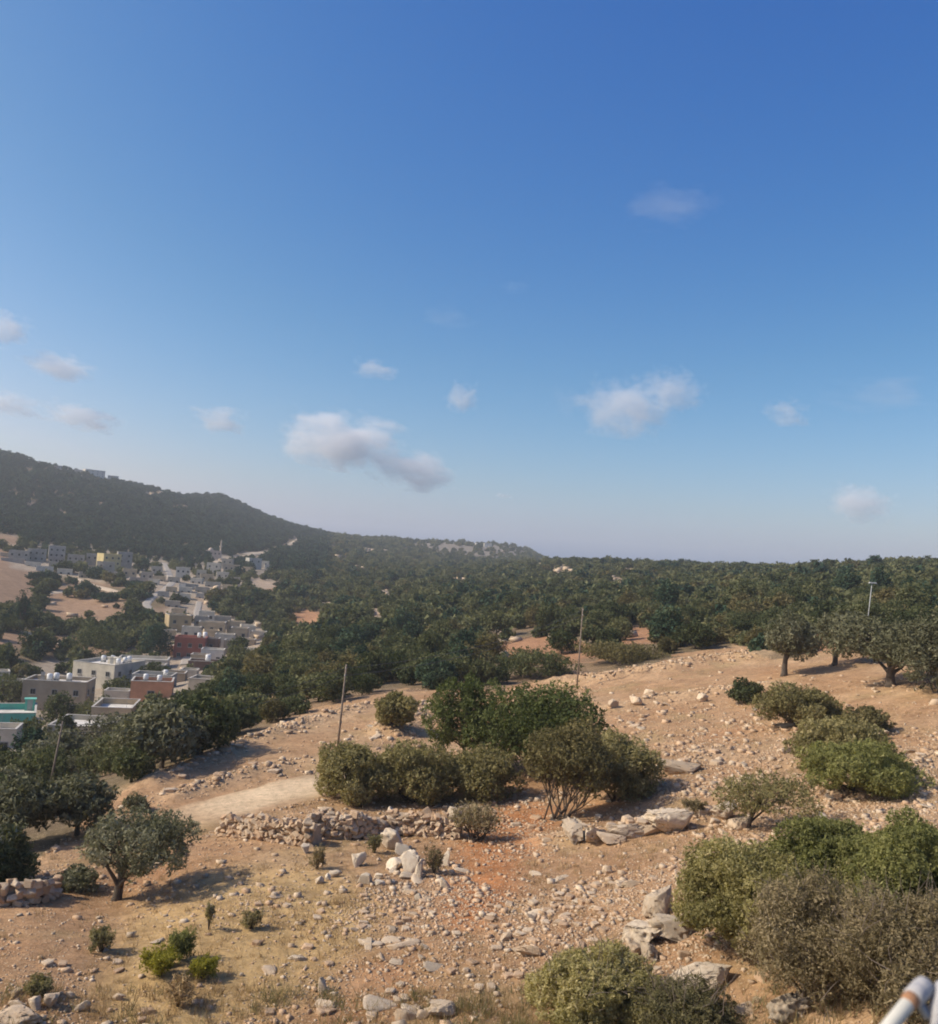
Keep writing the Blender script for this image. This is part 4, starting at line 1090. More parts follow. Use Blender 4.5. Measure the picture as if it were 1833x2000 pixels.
CREST = [(40,925),(60,895),(180,915),(230,930),(260,955),(200,950),(100,935)]
dens = np.where(inpoly(wx, wy, CREST) & (fr > 1000), 0.35, dens)
dens = np.where(inpoly(wx, wy, [(355,975),(370,950),(440,955),(420,985)]) & (fr > 1000), 0.3, dens)
keep = (rng.random(len(fx)) < dens) & ~(in_field(wx, wy) & (fr < 180)) & (fr > 62)
for ctr, rz, w_, d_, top in FOOT:
    m = np.hypot(fx - ctr[0], fy - ctr[1]) < 75
    ca, sa = math.cos(-rz), math.sin(-rz)
    lx, ly = (fx[m] - ctr[0]) * ca - (fy[m] - ctr[1]) * sa, (fx[m] - ctr[0]) * sa + (fy[m] - ctr[1]) * ca
    rc = math.hypot(*ctr)
    q = (np.abs(lx) < w_ / 2 + 2.4) & (ly < d_ / 2 + 2.2) & (ly > -d_ / 2 - (9 if rc < 300 else 15 if rc < 800 else 48))
    keep[np.nonzero(m)[0][q]] = False
for q, w_ in ROADS:
    rc = np.hypot(*q.mean(0))
    keep &= ~(segdist(fx, fy, [tuple(a) for a in q]) < w_ / 2 + (2.0 if rc < 250 else 3.0))
for bx, by, br in TREES:
    keep &= ~(np.hypot(fx - bx, fy - by) < br * 0.75 + 1.0)
tx_, ty_ = project(np.stack([fx, fy, fz + 3.4], 1))
EDGE = np.array([(-60,1470),(110,1464),(180,1458),(262,1428),(330,1376),(415,1346),(520,1302),(600,1240),(660,1150)], float)
keep &= ~((px < 640) & (fr < 262) & (fr > 62) & (ty_ < np.interp(px, EDGE[:, 0], EDGE[:, 1]) - 26) & (py > np.interp(px, EDGE[:, 0], EDGE[:, 1]) - 8))
tx_, ty_ = project(np.stack([fx, fy, fz + 3.2], 1))
keep &= ~((fr < 84) & (np.abs(px - 92 - (1578 - ty_) * 0.19) < 78) & (ty_ < 1545))
# trees standing out of sight behind a crest are left out
el = (fz + 5 - CZ) / fr
tb = np.clip(((np.arctan2(fx, fy) + rad(36)) / rad(0.25)).astype(int), 0, 287)
tt = np.radians(np.arange(288) * 0.25 - 36 + 0.125)
rrs = np.exp(np.linspace(math.log(25), math.log(2100), 330))
gel = (zt((rrs[None] * np.sin(tt)[:, None]).ravel(), (rrs[None] * np.cos(tt)[:, None]).ravel()).reshape(288, -1) - CZ) / rrs
hor = np.maximum.accumulate(gel, 1)
ri = np.clip(np.searchsorted(rrs, fr * 0.985) - 1, 0, len(rrs) - 1)
keep &= el > hor[tb, ri] - 0.004
fx, fy, fz, fr, px, py = (a[keep] for a in (fx, fy, fz, fr, px, py))
# the right edge of the wood stays lower, bushes on the slope below the field edge too
sc = np.clip(rng.lognormal(-0.08, 0.26, len(fx)), 0.5, 1.55) * np.where(fr < 180, 0.78, np.where(fr < 420, 0.9, np.where(fr < 900, 1.0, 1.25)))
kind = np.where((px < 640) & (fr > 620), 'pine', np.where(rng.random(len(fx)) < np.where((fr < 260) & (px > 400), 0.22, 0.07), 'autumn', 'oak'))
kind = np.where((kind == 'oak') & (px < 330) & (fr < 330) & (rng.random(len(fx)) < 0.3), 'olive', kind)
kind = np.where((kind == 'oak') & (rng.random(len(fx)) < 0.10), 'pine', kind)
inview = (px > -10) & (px < W + 10) & (py > 900) & (py < 1680)
order = np.nonzero(inview)[0]
order = order[np.argsort(fr[order] / sc[order])]
single = np.zeros(len(fx), bool)
NAMES = {'oak': 'oak_tree', 'autumn': 'oak_shrub', 'pine': 'pine_tree', 'olive': 'olive_tree'}
WORD = {'oak': 'dark green oak', 'autumn': 'browning oak shrub', 'pine': 'blackish green pine', 'olive': 'grey green olive tree'}
MARKS = []
def add_marks():
    MARKS.clear()
    cuts = {}
    for o in COL.objects:
        if o.get('label') and o.get('category') and o.parent is None:
            l = o['label']
            if len(l.split()) > 9:
                c = l
                for w in (' with ', ' casting ', ' carrying ', ' leaning ', ' in its ', ' of the ', ' beside ', ' behind ', ' at the ', ' on the ', ' by the ', ' standing ', ' under '):
                    if w in c and len(c.split(w)[0].split()) >= 3:
                        c = c.split(w)[0]
                l = c
            cuts.setdefault(l, []).append(o)
    for l, os_ in cuts.items():
        if len(os_) == 1 and len(l.split()) <= 9 and os_[0]['category'] not in ('cable', 'pipe rail', 'cloud', 'water tank', 'weed2'):
            x, y = project(np.array(os_[0].location)[None])
            MARKS.append((float(x[0]), float(y[0]), l))
USED = set()
def singled(word, x, y):
    d = sorted(((math.hypot(m[0] - x, 1.6 * (m[1] - y)), m) for m in MARKS), key=lambda q: q[0])
    for near in (('just', ''), ('a little', 'further ')):
        for q, m in d[:70]:
            dx, dy = x - m[0], 1.6 * (y - m[1])
            ax, ay = abs(dx), abs(dy)
            hs_, vs_ = ('right' if dx > 0 else 'left'), ('below' if dy > 0 else 'above')
            side = hs_ + ' of' if ax > 2.2 * ay else vs_ if ay > 2.2 * ax else vs_ + ' and ' + hs_ + ' of'
            lb = '%s %s %s the %s' % (word, near[0] if q < 90 else 'some way', side, m[2])
            if lb not in USED and len(lb.split()) <= 16:
                USED.add(lb)
                return lb
    return '%s near the %s' % (word, [m[2] for q, m in d if len(m[2].split()) < 8][0])
add_marks()
for i in order[:310]:
    k = kind[i]
    cm, tm = NEAR[k][rng.integers(len(NEAR[k]))]
    s = sc[i]
    wq, hq = rng.uniform(0.85, 1.2), rng.uniform(0.82, 1.2)
    t = link(NAMES[k], None, None, (fx[i], fy[i], fz[i] - 0.1), rng.uniform(0, 6.28), (s * wq, s * wq * rng.uniform(0.92, 1.08), s * hq))
    size = ('tall ' if s > 0.92 else 'small ' if s < 0.6 else '') + ('broad ' if wq > 1.12 * hq else 'slender ' if hq > 1.12 * wq else '')
    tag(t, singled(size + WORD[k], px[i], py[i]), 'tree', 'single trees of the wood')
    link('crown', cm, t)
    link('trunk', tm, t)
    single[i] = True
rest = np.nonzero(~single)[0]
pick = np.where(kind[rest] == 'pine', rng.integers(0, 2, len(rest)), np.where(kind[rest] == 'autumn', 5, rng.integers(2, 5, len(rest))))
me = bpy.data.meshes.new('forest')
me.vertices.add(len(rest))
me.vertices.foreach_set('co', np.stack([fx[rest], fy[rest], fz[rest] - 0.2], 1).astype(np.float32).ravel())
for nm, typ, val in (('pick', 'INT', pick.astype(np.int32)), ('turn', 'FLOAT', rng.uniform(0, 6.28, len(rest)).astype(np.float32)), ('size', 'FLOAT', sc[rest].astype(np.float32))):
    a = me.attributes.new(nm, typ, 'POINT')
    a.data.foreach_set('value', val)
forest = tag(link('forest', me), kind='stuff')
def scatter_group(name, coll):
    ng = bpy.data.node_groups.new(name, 'GeometryNodeTree')
    ng.interface.new_socket('Geometry', in_out='INPUT', socket_type='NodeSocketGeometry')
    ng.interface.new_socket('Geometry', in_out='OUTPUT', socket_type='NodeSocketGeometry')
    N, L = ng.nodes, ng.links
    gi, go = N.new('NodeGroupInput'), N.new('NodeGroupOutput')
    ci = N.new('GeometryNodeCollectionInfo')
    ci.inputs['Collection'].default_value = coll
    ci.inputs['Separate Children'].default_value = True
    ci.inputs['Reset Children'].default_value = True
    ip = N.new('GeometryNodeInstanceOnPoints')
    ip.inputs['Pick Instance'].default_value = True
    def attr(nm, typ):
        x = N.new('GeometryNodeInputNamedAttribute')
        x.data_type = typ
        x.inputs['Name'].default_value = nm
        return x.outputs[0]
    cx = N.new('ShaderNodeCombineXYZ')
    L.new(attr('turn', 'FLOAT'), cx.inputs[2])
    L.new(gi.outputs[0], ip.inputs['Points'])
    L.new(ci.outputs[0], ip.inputs['Instance'])
    L.new(attr('pick', 'INT'), ip.inputs['Instance Index'])
    L.new(cx.outputs[0], ip.inputs['Rotation'])
    L.new(attr('size', 'FLOAT'), ip.inputs['Scale'])
    L.new(ip.outputs[0], go.inputs[0])
    return ng
md = forest.modifiers.new('trees', 'NODES')
md.node_group = scatter_group('trees', far_col)
print('forest', len(fx), 'single', single.sum())

# ------------------------------------------------------------------ stones
def rock_mesh(seed, sub=1, amp=0.35, flat=0.72, freq=1.3, name='stone', mat='stone', smooth=False, crag=0.0, cuts=9):
    import bmesh
    bm = bmesh.new()
    bmesh.ops.create_icosphere(bm, subdivisions=sub, radius=1.0)
    v = np.array([p.co for p in bm.verts])
    g_ = np.random.default_rng(seed)
    o = g_.uniform(-50, 50, 3)
    v = np.sign(v) * np.abs(v) ** 0.62      # blocky to begin with, then skewed
    v = v / np.linalg.norm(v, axis=1).mean()
    v = v + v[:, [1, 2, 0]] * g_.normal(0, 0.16, 3)
    d = 1 + amp * fbm(v * freq + o, 3, seed)
    if crag:
        d += crag * ((0.42 - np.abs(fbm(v * freq * 2.2 + o, 3, seed + 3))) * 1.5 + 0.8 * fbm(v * freq * 6.0 + o, 3, seed + 5))
    v = v * d[:, None]
    for _ in range(cuts):                   # broken faces
        q = g_.normal(size=3)
        q /= np.linalg.norm(q)
        h = g_.uniform(0.45, 0.85)
        e = v @ q - h
        v = v - np.maximum(e, 0)[:, None] * q * 0.93
    v *= np.array([g_.uniform(0.85, 1.2), g_.uniform(0.75, 1.1), flat])
    f = [[p.index for p in q.verts] for q in bm.faces]
    bm.free()
    return new_mesh(name, v, np.array(f), [M[mat]], smooth)
M['crag'] = stone_mat('pitted limestone crag', (0.60, 0.49, 0.36), (0.45, 0.33, 0.22), (0.36, 0.315, 0.25), 2.6)

def block_mesh(seed, name='stone', mat='stone', flat=0.8, bevel=0.16):
    """an angular broken block"""
    import bmesh
    g_ = np.random.default_rng(seed)
    bm = bmesh.new()
    bmesh.ops.create_cube(bm, size=1.7)
    for p in bm.verts:
        p.co = Vector([q * g_.uniform(0.6, 1.12) for q in p.co])
    bmesh.ops.bevel(bm, geom=list(bm.edges), offset=bevel, segments=1, affect='EDGES')
    for p in bm.verts:
        p.co = Vector((p.co.x * 1.05 + g_.normal(0, 0.04), p.co.y + g_.normal(0, 0.04), p.co.z * flat + g_.normal(0, 0.03)))
    me = bpy.data.meshes.new(name)
    bm.to_mesh(me)
    bm.free()
    me.materials.append(M[mat])
    return me
WALLSTONE = [block_mesh(500 + k, mat='stone' if k % 3 else 'tanstone') for k in range(14)]

def dry_wall(label, top_px, bot_px, n_course, seed, sd=0.30):
    """a loose wall of picked stones: each stone is a part, the earth packed behind them a part too"""
    g_ = np.random.default_rng(seed)
    foot = np.array([ground(*p) for p in bot_px])
    rr = np.hypot(foot[:, 0], foot[:, 1])
    tops = np.array([unproj(p[0], p[1], r)[0] for p, r in zip(top_px, rr)])
    hts = np.clip(tops[:, 2] - foot[:, 2], 0.35, 1.9)
    seg = np.hypot(*(foot[1:, :2] - foot[:-1, :2]).T)
    s = np.concatenate([[0], np.cumsum(seg)])
    t = tag(link('dry_stone_wall', None, None, foot[0]), label, 'stone wall', 'broken field walls of loose stones')
    org = foot[0]
    cnt = 0
    mb = MB()
    m_ = 14
    prev = None
    for j in range(m_ + 1):
        u = s[-1] * j / m_
        p = np.array([np.interp(u, s, foot[:, a]) for a in range(3)]) - org
        hh = np.interp(u, s, hts) * 0.82
        dv = foot[-1] - foot[0]
        nn = np.array([-dv[1], dv[0], 0]) / np.hypot(dv[0], dv[1])
        if nn[1] < 0: nn = -nn
        sec = [p + nn * 0.14 + [0, 0, -0.3], p + nn * 0.2 + [0, 0, hh * 0.97], p + nn * 0.75 + [0, 0, hh], p + nn * 0.95 + [0, 0, -0.3]]
        b0 = len(mb.v)
        mb.v += [tuple(map(float, q)) for q in sec]
        if prev is not None:
            for a in range(3):
                mb.f.append((prev + a, b0 + a, b0 + a + 1, prev + a + 1)); mb.m.append(0)
        prev = b0
    mb.f += [(0, 1, 2, 3), (prev + 3, prev + 2, prev + 1, prev)]; mb.m += [0, 0]
    mb.build('earth_fill', M['fill'], t)
    z = 0.0
    for c in range(n_course):
        u = g_.uniform(0, 0.2)
        while u < s[-1]:
            L_ = sd * g_.uniform(0.6, 1.5)
            hh = np.interp(u, s, hts) * (1 + 0.12 * math.sin(u * 2.3 + seed))
            ch = hh / n_course
            p = np.array([np.interp(u, s, foot[:, a]) for a in range(3)]) - org
            p = p + nn * (0.04 + 0.10 * c / n_course + g_.normal(0, 0.07)) + np.array([0, 0, ch * (c + 0.42) + g_.normal(0, 0.05)])
            o = link('stone', WALLSTONE[g_.integers(14)], t, p)
            o.rotation_euler = (g_.normal(0, 0.5), g_.normal(0, 0.45), math.atan2(dv[1], dv[0]) + g_.normal(0, 0.5))
            o.scale = (L_ * 0.66, 0.22 * g_.uniform(0.8, 1.3), ch * 0.80 * g_.uniform(0.7, 1.35))
            cnt += 1
            u += L_ * 0.92
    # loose capping stones
    for _ in range(int(s[-1] * 2.2)):
        u = g_.uniform(0, s[-1])
        p = np.array([np.interp(u, s, foot[:, a]) for a in range(3)]) - org + nn * g_.uniform(0.1, 0.8)
        o = link('stone', WALLSTONE[g_.integers(14)], t, p + np.array([0, 0, np.interp(u, s, hts) * 0.88 + 0.05]))
        o.rotation_euler = tuple(g_.uniform(0, 6, 3))
        o.scale = (0.17 * g_.uniform(0.6, 1.4),) * 3
        cnt += 1
    return cnt
M['fill'] = plain('packed earth', (0.44, 0.33, 0.225), 0.95, 0.35, 3, 0.6, 10)
nw = dry_wall('left low section of the dry stone wall by the pale path', [(430,1593),(500,1597),(606,1608)], [(428,1634),(500,1640),(606,1654)], 5, 1, 0.27)
nw += dry_wall('middle section of the dry stone wall in front of the thicket', [(600,1590),(680,1595),(752,1597)], [(600,1640),(680,1640),(752,1636)], 5, 2, 0.27)
nw += dry_wall('tumbled right section of the dry stone wall under the leaning shrub', [(755,1584),(830,1590),(895,1606)], [(755,1630),(830,1634),(895,1640)], 6, 3, 0.27)
nw += dry_wall('shaded dry stone wall beneath the dark bush at the left edge', [(-20,1728),(60,1725),(120,1722)], [(-20,1775),(60,1768),(120,1752)], 3, 4, 0.34)
print('wall stones', nw)

BIG = {}
def boulder(label, x, yb, w_, h_, seed, cat='boulder', name='boulder', group=None, mat='stone', sub=4, crag=0.22, sink=0.15, tilt=0.15):
    g_ = np.random.default_rng(seed)
    p = ground(x, yb)
    r = math.hypot(p[0], p[1])
    dist = math.hypot(r, p[2] - CZ)
    sx, sz = w_ / F * dist / 2 * 0.94, h_ / F * dist / 2 * 0.98
    me_ = rock_mesh(seed, sub, 0.4, 1.0, 1.15, name, mat, False, crag)
    dp = min(sx, max(sz, 0.6 * sx)) * 1.0
    az = math.atan2(p[0], p[1])
    p = p + np.array([math.sin(az), math.cos(az), 0]) * dp * 0.7
    big = h_ > 30 and group is not None and 'outcrop' in group
    if big:
        me_.materials[0] = M['crag']
    o = link(name, me_, None, (p[0], p[1], zt(p[0], p[1])[0] + sz * (1 - 2 * sink) * 0.8))
    o.rotation_euler = (g_.normal(0, tilt * 0.5), g_.normal(0, tilt), g_.normal(0, 0.4))
    o.scale = (sx * 1.05, dp, sz)
    tag(o, label, cat, group)
WB = 'boulders in front of the dry stone wall'
for k, a in enumerate([
    ('biggest rounded boulder leaning against the dry stone wall', 768, 1662, 48, 44), ('round pale boulder right below the biggest one', 786, 1680, 32, 28), ('blocky boulder left of the tall pair', 772, 1700, 28, 30),
    ('tall slanting boulder of the upright pair', 800, 1708, 34, 52), ('slim white upright stone of the tall pair', 818, 1716, 17, 50), ('angular stone at the foot of the tall pair', 793, 1718, 22, 18),
    ('square cut pale block standing on the slope', 715, 1729, 24, 30), ('small stone right behind the square block', 738, 1716, 19, 13), ('flat rounded stone right of the square block', 741, 1730, 26, 14),
    ('hollowed pale stone below the wall middle', 698, 1694, 30, 30), ('upright stone at the foot of the left wall section', 596, 1668, 18, 24), ('leaning oval stone of the small trio on the slope', 625, 1727, 17, 18),
    ('middle stone of the small trio on the slope', 640, 1721, 12, 16), ('flat stone of the small trio on the slope', 652, 1714, 22, 14), ('upright white stone beside the brown weed and red soil', 870, 1692, 17, 30),
    ('rounded white boulder at the right end of the wall', 893, 1604, 32, 30), ('pointed upright stone on top of the wall', 763, 1606, 12, 34), ('pale stone on the edge of the red soil', 868, 1738, 19, 26), ('oblong stone between wall boulders and red soil', 818, 1762, 20, 16)]):
    boulder(a[0], a[1], a[2], a[3] * 1.12, a[4] * 1.08, 600 + k, group=WB, sub=4, crag=0.22, mat='palestone')
OC = 'limestone outcrops and boulders of the stony field'
for k, a in enumerate([
    ('white ledge rock at the left end of the outcrop below the thicket', 1122, 1648, 46, 44), ('broad white rock second from the left in the outcrop', 1155, 1650, 44, 36), ('low white slab in the middle of the outcrop', 1192, 1652, 52, 28),
    ('flat white rock of the outcrop with brown stains', 1228, 1640, 54, 36), ('pitted pale rock at the right end of the outcrop', 1316, 1630, 80, 56), ('low shelf joining the outcrop rocks', 1268, 1634, 46, 26), ('small white stone alone left of the outcrop', 1066, 1646, 20, 12),
    ('white crag behind the small leaning olive', 1415, 1602, 60, 42), ('white rock at the trunk of the small leaning olive', 1440, 1622, 44, 30), ('pale block left of the leaning olive trunk', 1395, 1615, 30, 22),
    ('pitted grey crag standing beside the huge near bush', 1288, 1795, 64, 74), ('long slanting flank of the pitted grey crag', 1255, 1850, 62, 56), ('lumpy grey rock under the pitted crag', 1312, 1838, 70, 56), ('dark lower lump of the grey crag', 1270, 1880, 44, 40), ('loose grey rock at the foot of the crag', 1240, 1870, 34, 28),
    ('flat pale rock above the bottom edge right of the round bush', 1372, 1940, 95, 56), ('whitish rock at the bottom edge under the dry bush', 1532, 1998, 56, 46), ('broad flat white rock in the field right of the thicket', 1322, 1514, 82, 28), ('rough white rock beside the green bush chain', 1546, 1414, 48, 30),
    ('long low pale rock right of the green bush chain', 1695, 1448, 70, 22), ('rounded tan boulder below the middle power pole', 1242, 1378, 28, 24), ('tan boulder left of the rounded one below the pole', 1196, 1384, 24, 20), ('small tan boulder right of the rounded one below the pole', 1268, 1360, 22, 18),
    ('lone tan stone in the open middle of the field', 1534, 1472, 24, 13), ('two toned stone on the rubble under the lone shrub', 1370, 1372, 30, 20), ('white stone low in the field centre', 1185, 1708, 18, 26), ('long white stone lying across the slope', 1237, 1732, 36, 14), ('flat angled slab near the round bottom bush', 1042, 1870, 40, 22),
    ('thin slab beside the angled one', 1015, 1862, 28, 10), ('dull slab below the red soil', 990, 1838, 28, 18), ('pale slab on the red soil edge', 1035, 1800, 22, 16), ('standing stone with a shadow on the low straw slope', 630, 1942, 16, 30), ('big pale boulder at the bottom edge left of the round bush', 792, 1996, 34, 24),
    ('pale flat boulder right beside the bottom edge boulder', 826, 1992, 28, 18), ('broad whitish boulder heap at the bottom edge', 872, 1990, 60, 34), ('small white stone above the bottom edge', 775, 1962, 18, 14), ('rounded pale boulder in the lower left corner', 95, 1970, 32, 30), ('white stone left of the rounded corner boulder', 66, 1974, 24, 22),
    ('flat pale boulder in the lower left corner', 34, 1972, 30, 18), ('long flat rock at the very lower left edge', 25, 2000, 80, 22), ('broken rock right of the lower left boulders', 160, 1978, 24, 20), ('grey stone among straw near the lower left', 230, 1955, 22, 14), ('pale stone at the foot of the crag on bare soil', 1335, 1900, 22, 10)]):
    boulder(a[0], *a[1:], 650 + k, group=OC, sub=5 if a[3] > 38 else 4, crag=0.62 if a[3] > 38 else 0.25)

# loose stones: the largest as things, the rest one mass of rubble
def cand(n_, r0_, r1_, seed, smin, smax, pw):
    g_ = np.random.default_rng(seed)
    th_ = g_.uniform(rad(-33), rad(33), n_)
    r_ = np.sqrt(g_.uniform(r0_ ** 2, r1_ ** 2, n_)) if r1_ < 60 else np.exp(g_.uniform(math.log(r0_), math.log(r1_), n_))
    x, y = r_ * np.sin(th_), r_ * np.cos(th_)
    s = smin * (1 - g_.random(n_)) ** (-1 / pw)
    return x, y, np.minimum(s, smax)
x1, y1, s1 = cand(150000, 21, 58, 1, 0.024, 0.20, 2.3)
x2, y2, s2 = cand(85000, 50, 135, 2, 0.042, 0.30, 2.4)
sx_, sy_, s_ = np.concatenate([x1, x2]), np.concatenate([y1, y2]), np.concatenate([s1, s2])
# rubble banks
g_ = np.random.default_rng(9)
for key, (q, hh, ww) in zip(BANK, RIDGES):
    q = np.array(q)
    seg = np.hypot(*(q[1:] - q[:-1]).T)
    c = np.concatenate([[0], np.cumsum(seg)])
    n_ = int(c[-1] * ww * {'a': 16, 'f': 26, 'g': 11, 'd': 34}.get(key, 15))
    t_ = g_.uniform(0, c[-1], n_)
    sx_ = np.concatenate([sx_, np.interp(t_, c, q[:, 0]) + g_.normal(0, ww * 0.55, n_)])
    sy_ = np.concatenate([sy_, np.interp(t_, c, q[:, 1]) + g_.normal(0, ww * 0.55, n_)])
    s_ = np.concatenate([s_, np.minimum(0.07 * (1 - g_.random(n_)) ** (-1 / 2.4), 0.42)])
nb = len(x1) + len(x2)
xs_, ys_, ss_ = cand(2600, 24, 100, 3, 0.22, 0.62, 2.2)
slab0 = len(sx_)
sx_, sy_, s_ = np.concatenate([sx_, xs_]), np.concatenate([sy_, ys_]), np.concatenate([s_, ss_])
slab = np.arange(len(sx_)) >= slab0
sz_ = zt(sx_, sy_)
qx, qy = project(np.stack([sx_, sy_, sz_], 1))
sr = np.hypot(sx_, sy_)
dn = sstep(-0.15, 0.45, fbm2(sx_, sy_, 4.5, 4, 71)) * 0.8 + 0.12
ROCKY = [[(1000,1760),(1250,1700),(1420,1640),(1833,1560),(1833,1700),(1300,1900),(1000,1900)], [(540,1900),(760,1690),(900,1680),(1040,1800),(960,2020),(700,2020)], [(1150,1390),(1500,1330),(1560,1420),(1500,1560),(1290,1560)], [(1540,1570),(1833,1420),(1833,1600),(1600,1640)]]
rk = np.zeros(len(sx_), bool)
for p in ROCKY:
    rk |= inpoly(qx, qy, p)
dn = np.where(rk, dn * 1.8 + 0.2, dn * 0.7)
dn = np.where(inpoly(qx, qy, STRAW), dn * 0.55, dn)
dn[nb:] = 0.95
dn[slab0:] = np.where(rk[slab0:], 0.42, 0.05) * (fbm2(xs_, ys_, 3.5, 3, 74) > 0.05)
ok = (g_.random(len(sx_)) < dn) & in_field(qx, qy)
ok &= ~(segdist(sx_, sy_, [tuple(a) for a in ROADS[0][0]]) < 2.9)
ok |= False
ok &= (qx > -120) & (qx < W + 120) & (qy < H + 120)
sx_, sy_, sz_, s_, qx, qy, sr, slab = (a[ok] for a in (sx_, sy_, sz_, s_, qx, qy, sr, slab))
app = s_ / sr
vis = (qx > 4) & (qx < W - 4) & (qy < H - 4)
top = np.argsort(-np.where(vis, app, 0))[:298]
STONE = [block_mesh(540 + k, mat='stone' if k % 2 else 'tanstone', flat=0.62, bevel=0.2) for k in range(12)]
SLAB = [rock_mesh(560 + k, 3, 0.35, 0.7, 1.4, mat='crag' if k % 2 else 'stone', crag=0.3) for k in range(8)]
add_marks()
for i in top:
    if slab[i]:                             # flat bedrock showing through the soil
        o = link('stone', SLAB[g_.integers(8)], None, (sx_[i], sy_[i], sz_[i] + s_[i] * 0.04), g_.uniform(0, 6.28), (s_[i] * g_.uniform(0.9, 1.5), s_[i] * g_.uniform(0.6, 1.0), s_[i] * g_.uniform(0.3, 0.6)))
        o.rotation_euler[0], o.rotation_euler[1] = g_.normal(0, 0.18), g_.normal(0, 0.18)
        tag(o, singled('flat half buried rock', qx[i], qy[i]), 'stone', 'half buried rocks on the hillside')
        continue
    o = link('stone', STONE[g_.integers(12)], None, (sx_[i], sy_[i], sz_[i] + s_[i] * 0.16), g_.uniform(0, 6.28), (s_[i] * g_.uniform(0.8, 1.25), s_[i] * g_.uniform(0.7, 1.1), s_[i] * g_.uniform(0.7, 1.15)))
    tag(o, singled('larger loose stone' if s_[i] > 0.2 else 'small loose stone', qx[i], qy[i]), 'stone', 'loose stones on the hillside')
rest = np.setdiff1d(np.arange(len(sx_)), top)
cub_v = np.array([(x, y, z) for z in (-.8, .8) for x, y in ((-.8, -.8), (.8, -.8), (.8, .8), (-.8, .8))])
cub_f = np.array([(3, 2, 1, 0), (4, 5, 6, 7), (0, 1, 5, 4), (1, 2, 6, 5), (2, 3, 7, 6), (3, 0, 4, 7)])
def rubble(idx, mat, seed):
    g_ = np.random.default_rng(seed)
    k = len(idx)
    v = cub_v[None] * g_.uniform(0.5, 1.15, (k, len(cub_v), 3))
    v = v * np.stack([g_.uniform(0.8, 1.35, k), g_.uniform(0.65, 1.05, k), g_.uniform(0.4, 0.85, k)], 1)[:, None] * s_[idx][:, None, None]
    a = g_.uniform(0, 6.28, k)
    ca, sa = np.cos(a)[:, None], np.sin(a)[:, None]
    w_ = np.stack([v[..., 0] * ca - v[..., 1] * sa, v[..., 0] * sa + v[..., 1] * ca, v[..., 2]], -1)
    w_ += np.stack([sx_[idx], sy_[idx], sz_[idx] + s_[idx] * 0.15], 1)[:, None]
    f = (cub_f[None] + (np.arange(k) * len(cub_v))[:, None, None]).reshape(-1, 4)
    o = link('rubble', new_mesh('rubble', w_.reshape(-1, 3), f, [M[mat]], tint=np.repeat(g_.random(k), len(cub_v))))
    tag(o, kind='stuff')
h_ = g_.random(len(rest)) < 0.45
rubble(rest[h_], 'stone', 1)
rubble(rest[~h_], 'tanstone', 2)
print('stones', len(sx_))

# pale rocks that show between the trees of the wood
g_ = np.random.default_rng(19)
n_ = 9000
th_, r_ = g_.uniform(rad(-33), rad(33), n_), np.exp(g_.uniform(math.log(150), math.log(1700), n_))
sx_, sy_ = r_ * np.sin(th_), r_ * np.cos(th_)
sz_ = zt(sx_, sy_)
qx, qy = project(np.stack([sx_, sy_, sz_], 1))
dn = np.where((qx > 600) & (r_ > 300), 0.14, 0.03) * np.where(fbm2(sx_, sy_, 60, 3, 73) > 0.05, 1, 0.15)
for p in CLEAR:
    dn = np.where(inpoly(qx, qy, p), 1.0, dn)
dn = np.where(inpoly(qx, qy, GREYHILL), 0.04, dn)
dn = np.where(inpoly(qx, qy, CREST) | inpoly(qx, qy, [(0,1000),(80,990),(250,1010),(60,1040),(0,1035)]), 0.25, dn)
k = g_.random(n_) < dn
sx_, sy_, sz_, r_ = sx_[k], sy_[k], sz_[k] + 0.3, r_[k]
s_ = np.clip(g_.uniform(0.5, 1.5, len(sx_)) * (0.6 + r_ / 450), 0.5, 4.5)
rubble(np.arange(len(sx_)), 'stone', 5)

# ------------------------------------------------------------------ dry grass
g_ = np.random.default_rng(29)
n_ = 26000
th_ = g_.uniform(rad(-33), rad(33), n_)
r_ = np.exp(g_.uniform(math.log(19), math.log(95), n_))
x, y = r_ * np.sin(th_), r_ * np.cos(th_)
z = zt(x, y)
qx, qy = project(np.stack([x, y, z], 1))
dn = sstep(-0.1, 0.5, fbm2(x, y, 5.0, 4, 81)) * 0.75 + 0.1
dn = np.where(inpoly(qx, qy, STRAW), dn * 1.5 + 0.15, dn)
dn = np.where(qy > 1930, dn * 1.6 + 0.25, dn)
dn = np.where(inpoly(qx, qy, RED), dn * 0.25, dn)
ok = (g_.random(n_) < dn) & in_field(qx, qy) & ~(segdist(x, y, [tuple(a) for a in ROADS[0][0]]) < 3.0)
x, y, z, qy = x[ok], y[ok], z[ok], qy[ok]
nbk = 9
k = len(x)
bx = np.repeat(np.stack([x, y, z - 0.03], 1), nbk, 0) + np.concatenate([g_.normal(0, 0.09, (k * nbk, 2)), np.zeros((k * nbk, 1))], 1)
hgt = np.repeat(g_.uniform(0.10, 0.34, k) * np.where(qy > 1930, 1.4, 1), nbk) * g_.uniform(0.6, 1.2, k * nbk)
lean = g_.normal(0, 0.45, (k * nbk, 2)) * hgt[:, None]
aw = g_.uniform(0, 3.14, k * nbk)
wv = np.stack([np.cos(aw), np.sin(aw), 0 * aw], 1) * g_.uniform(0.006, 0.014, k * nbk)[:, None]
tip = bx + np.concatenate([lean, hgt[:, None]], 1)
V = np.stack([bx - wv, bx + wv, tip], 1).reshape(-1, 3)
tint = np.repeat(np.clip(0.45 + np.repeat(g_.normal(0, 0.25, k), nbk) + g_.normal(0, 0.1, k * nbk), 0, 1), 3)
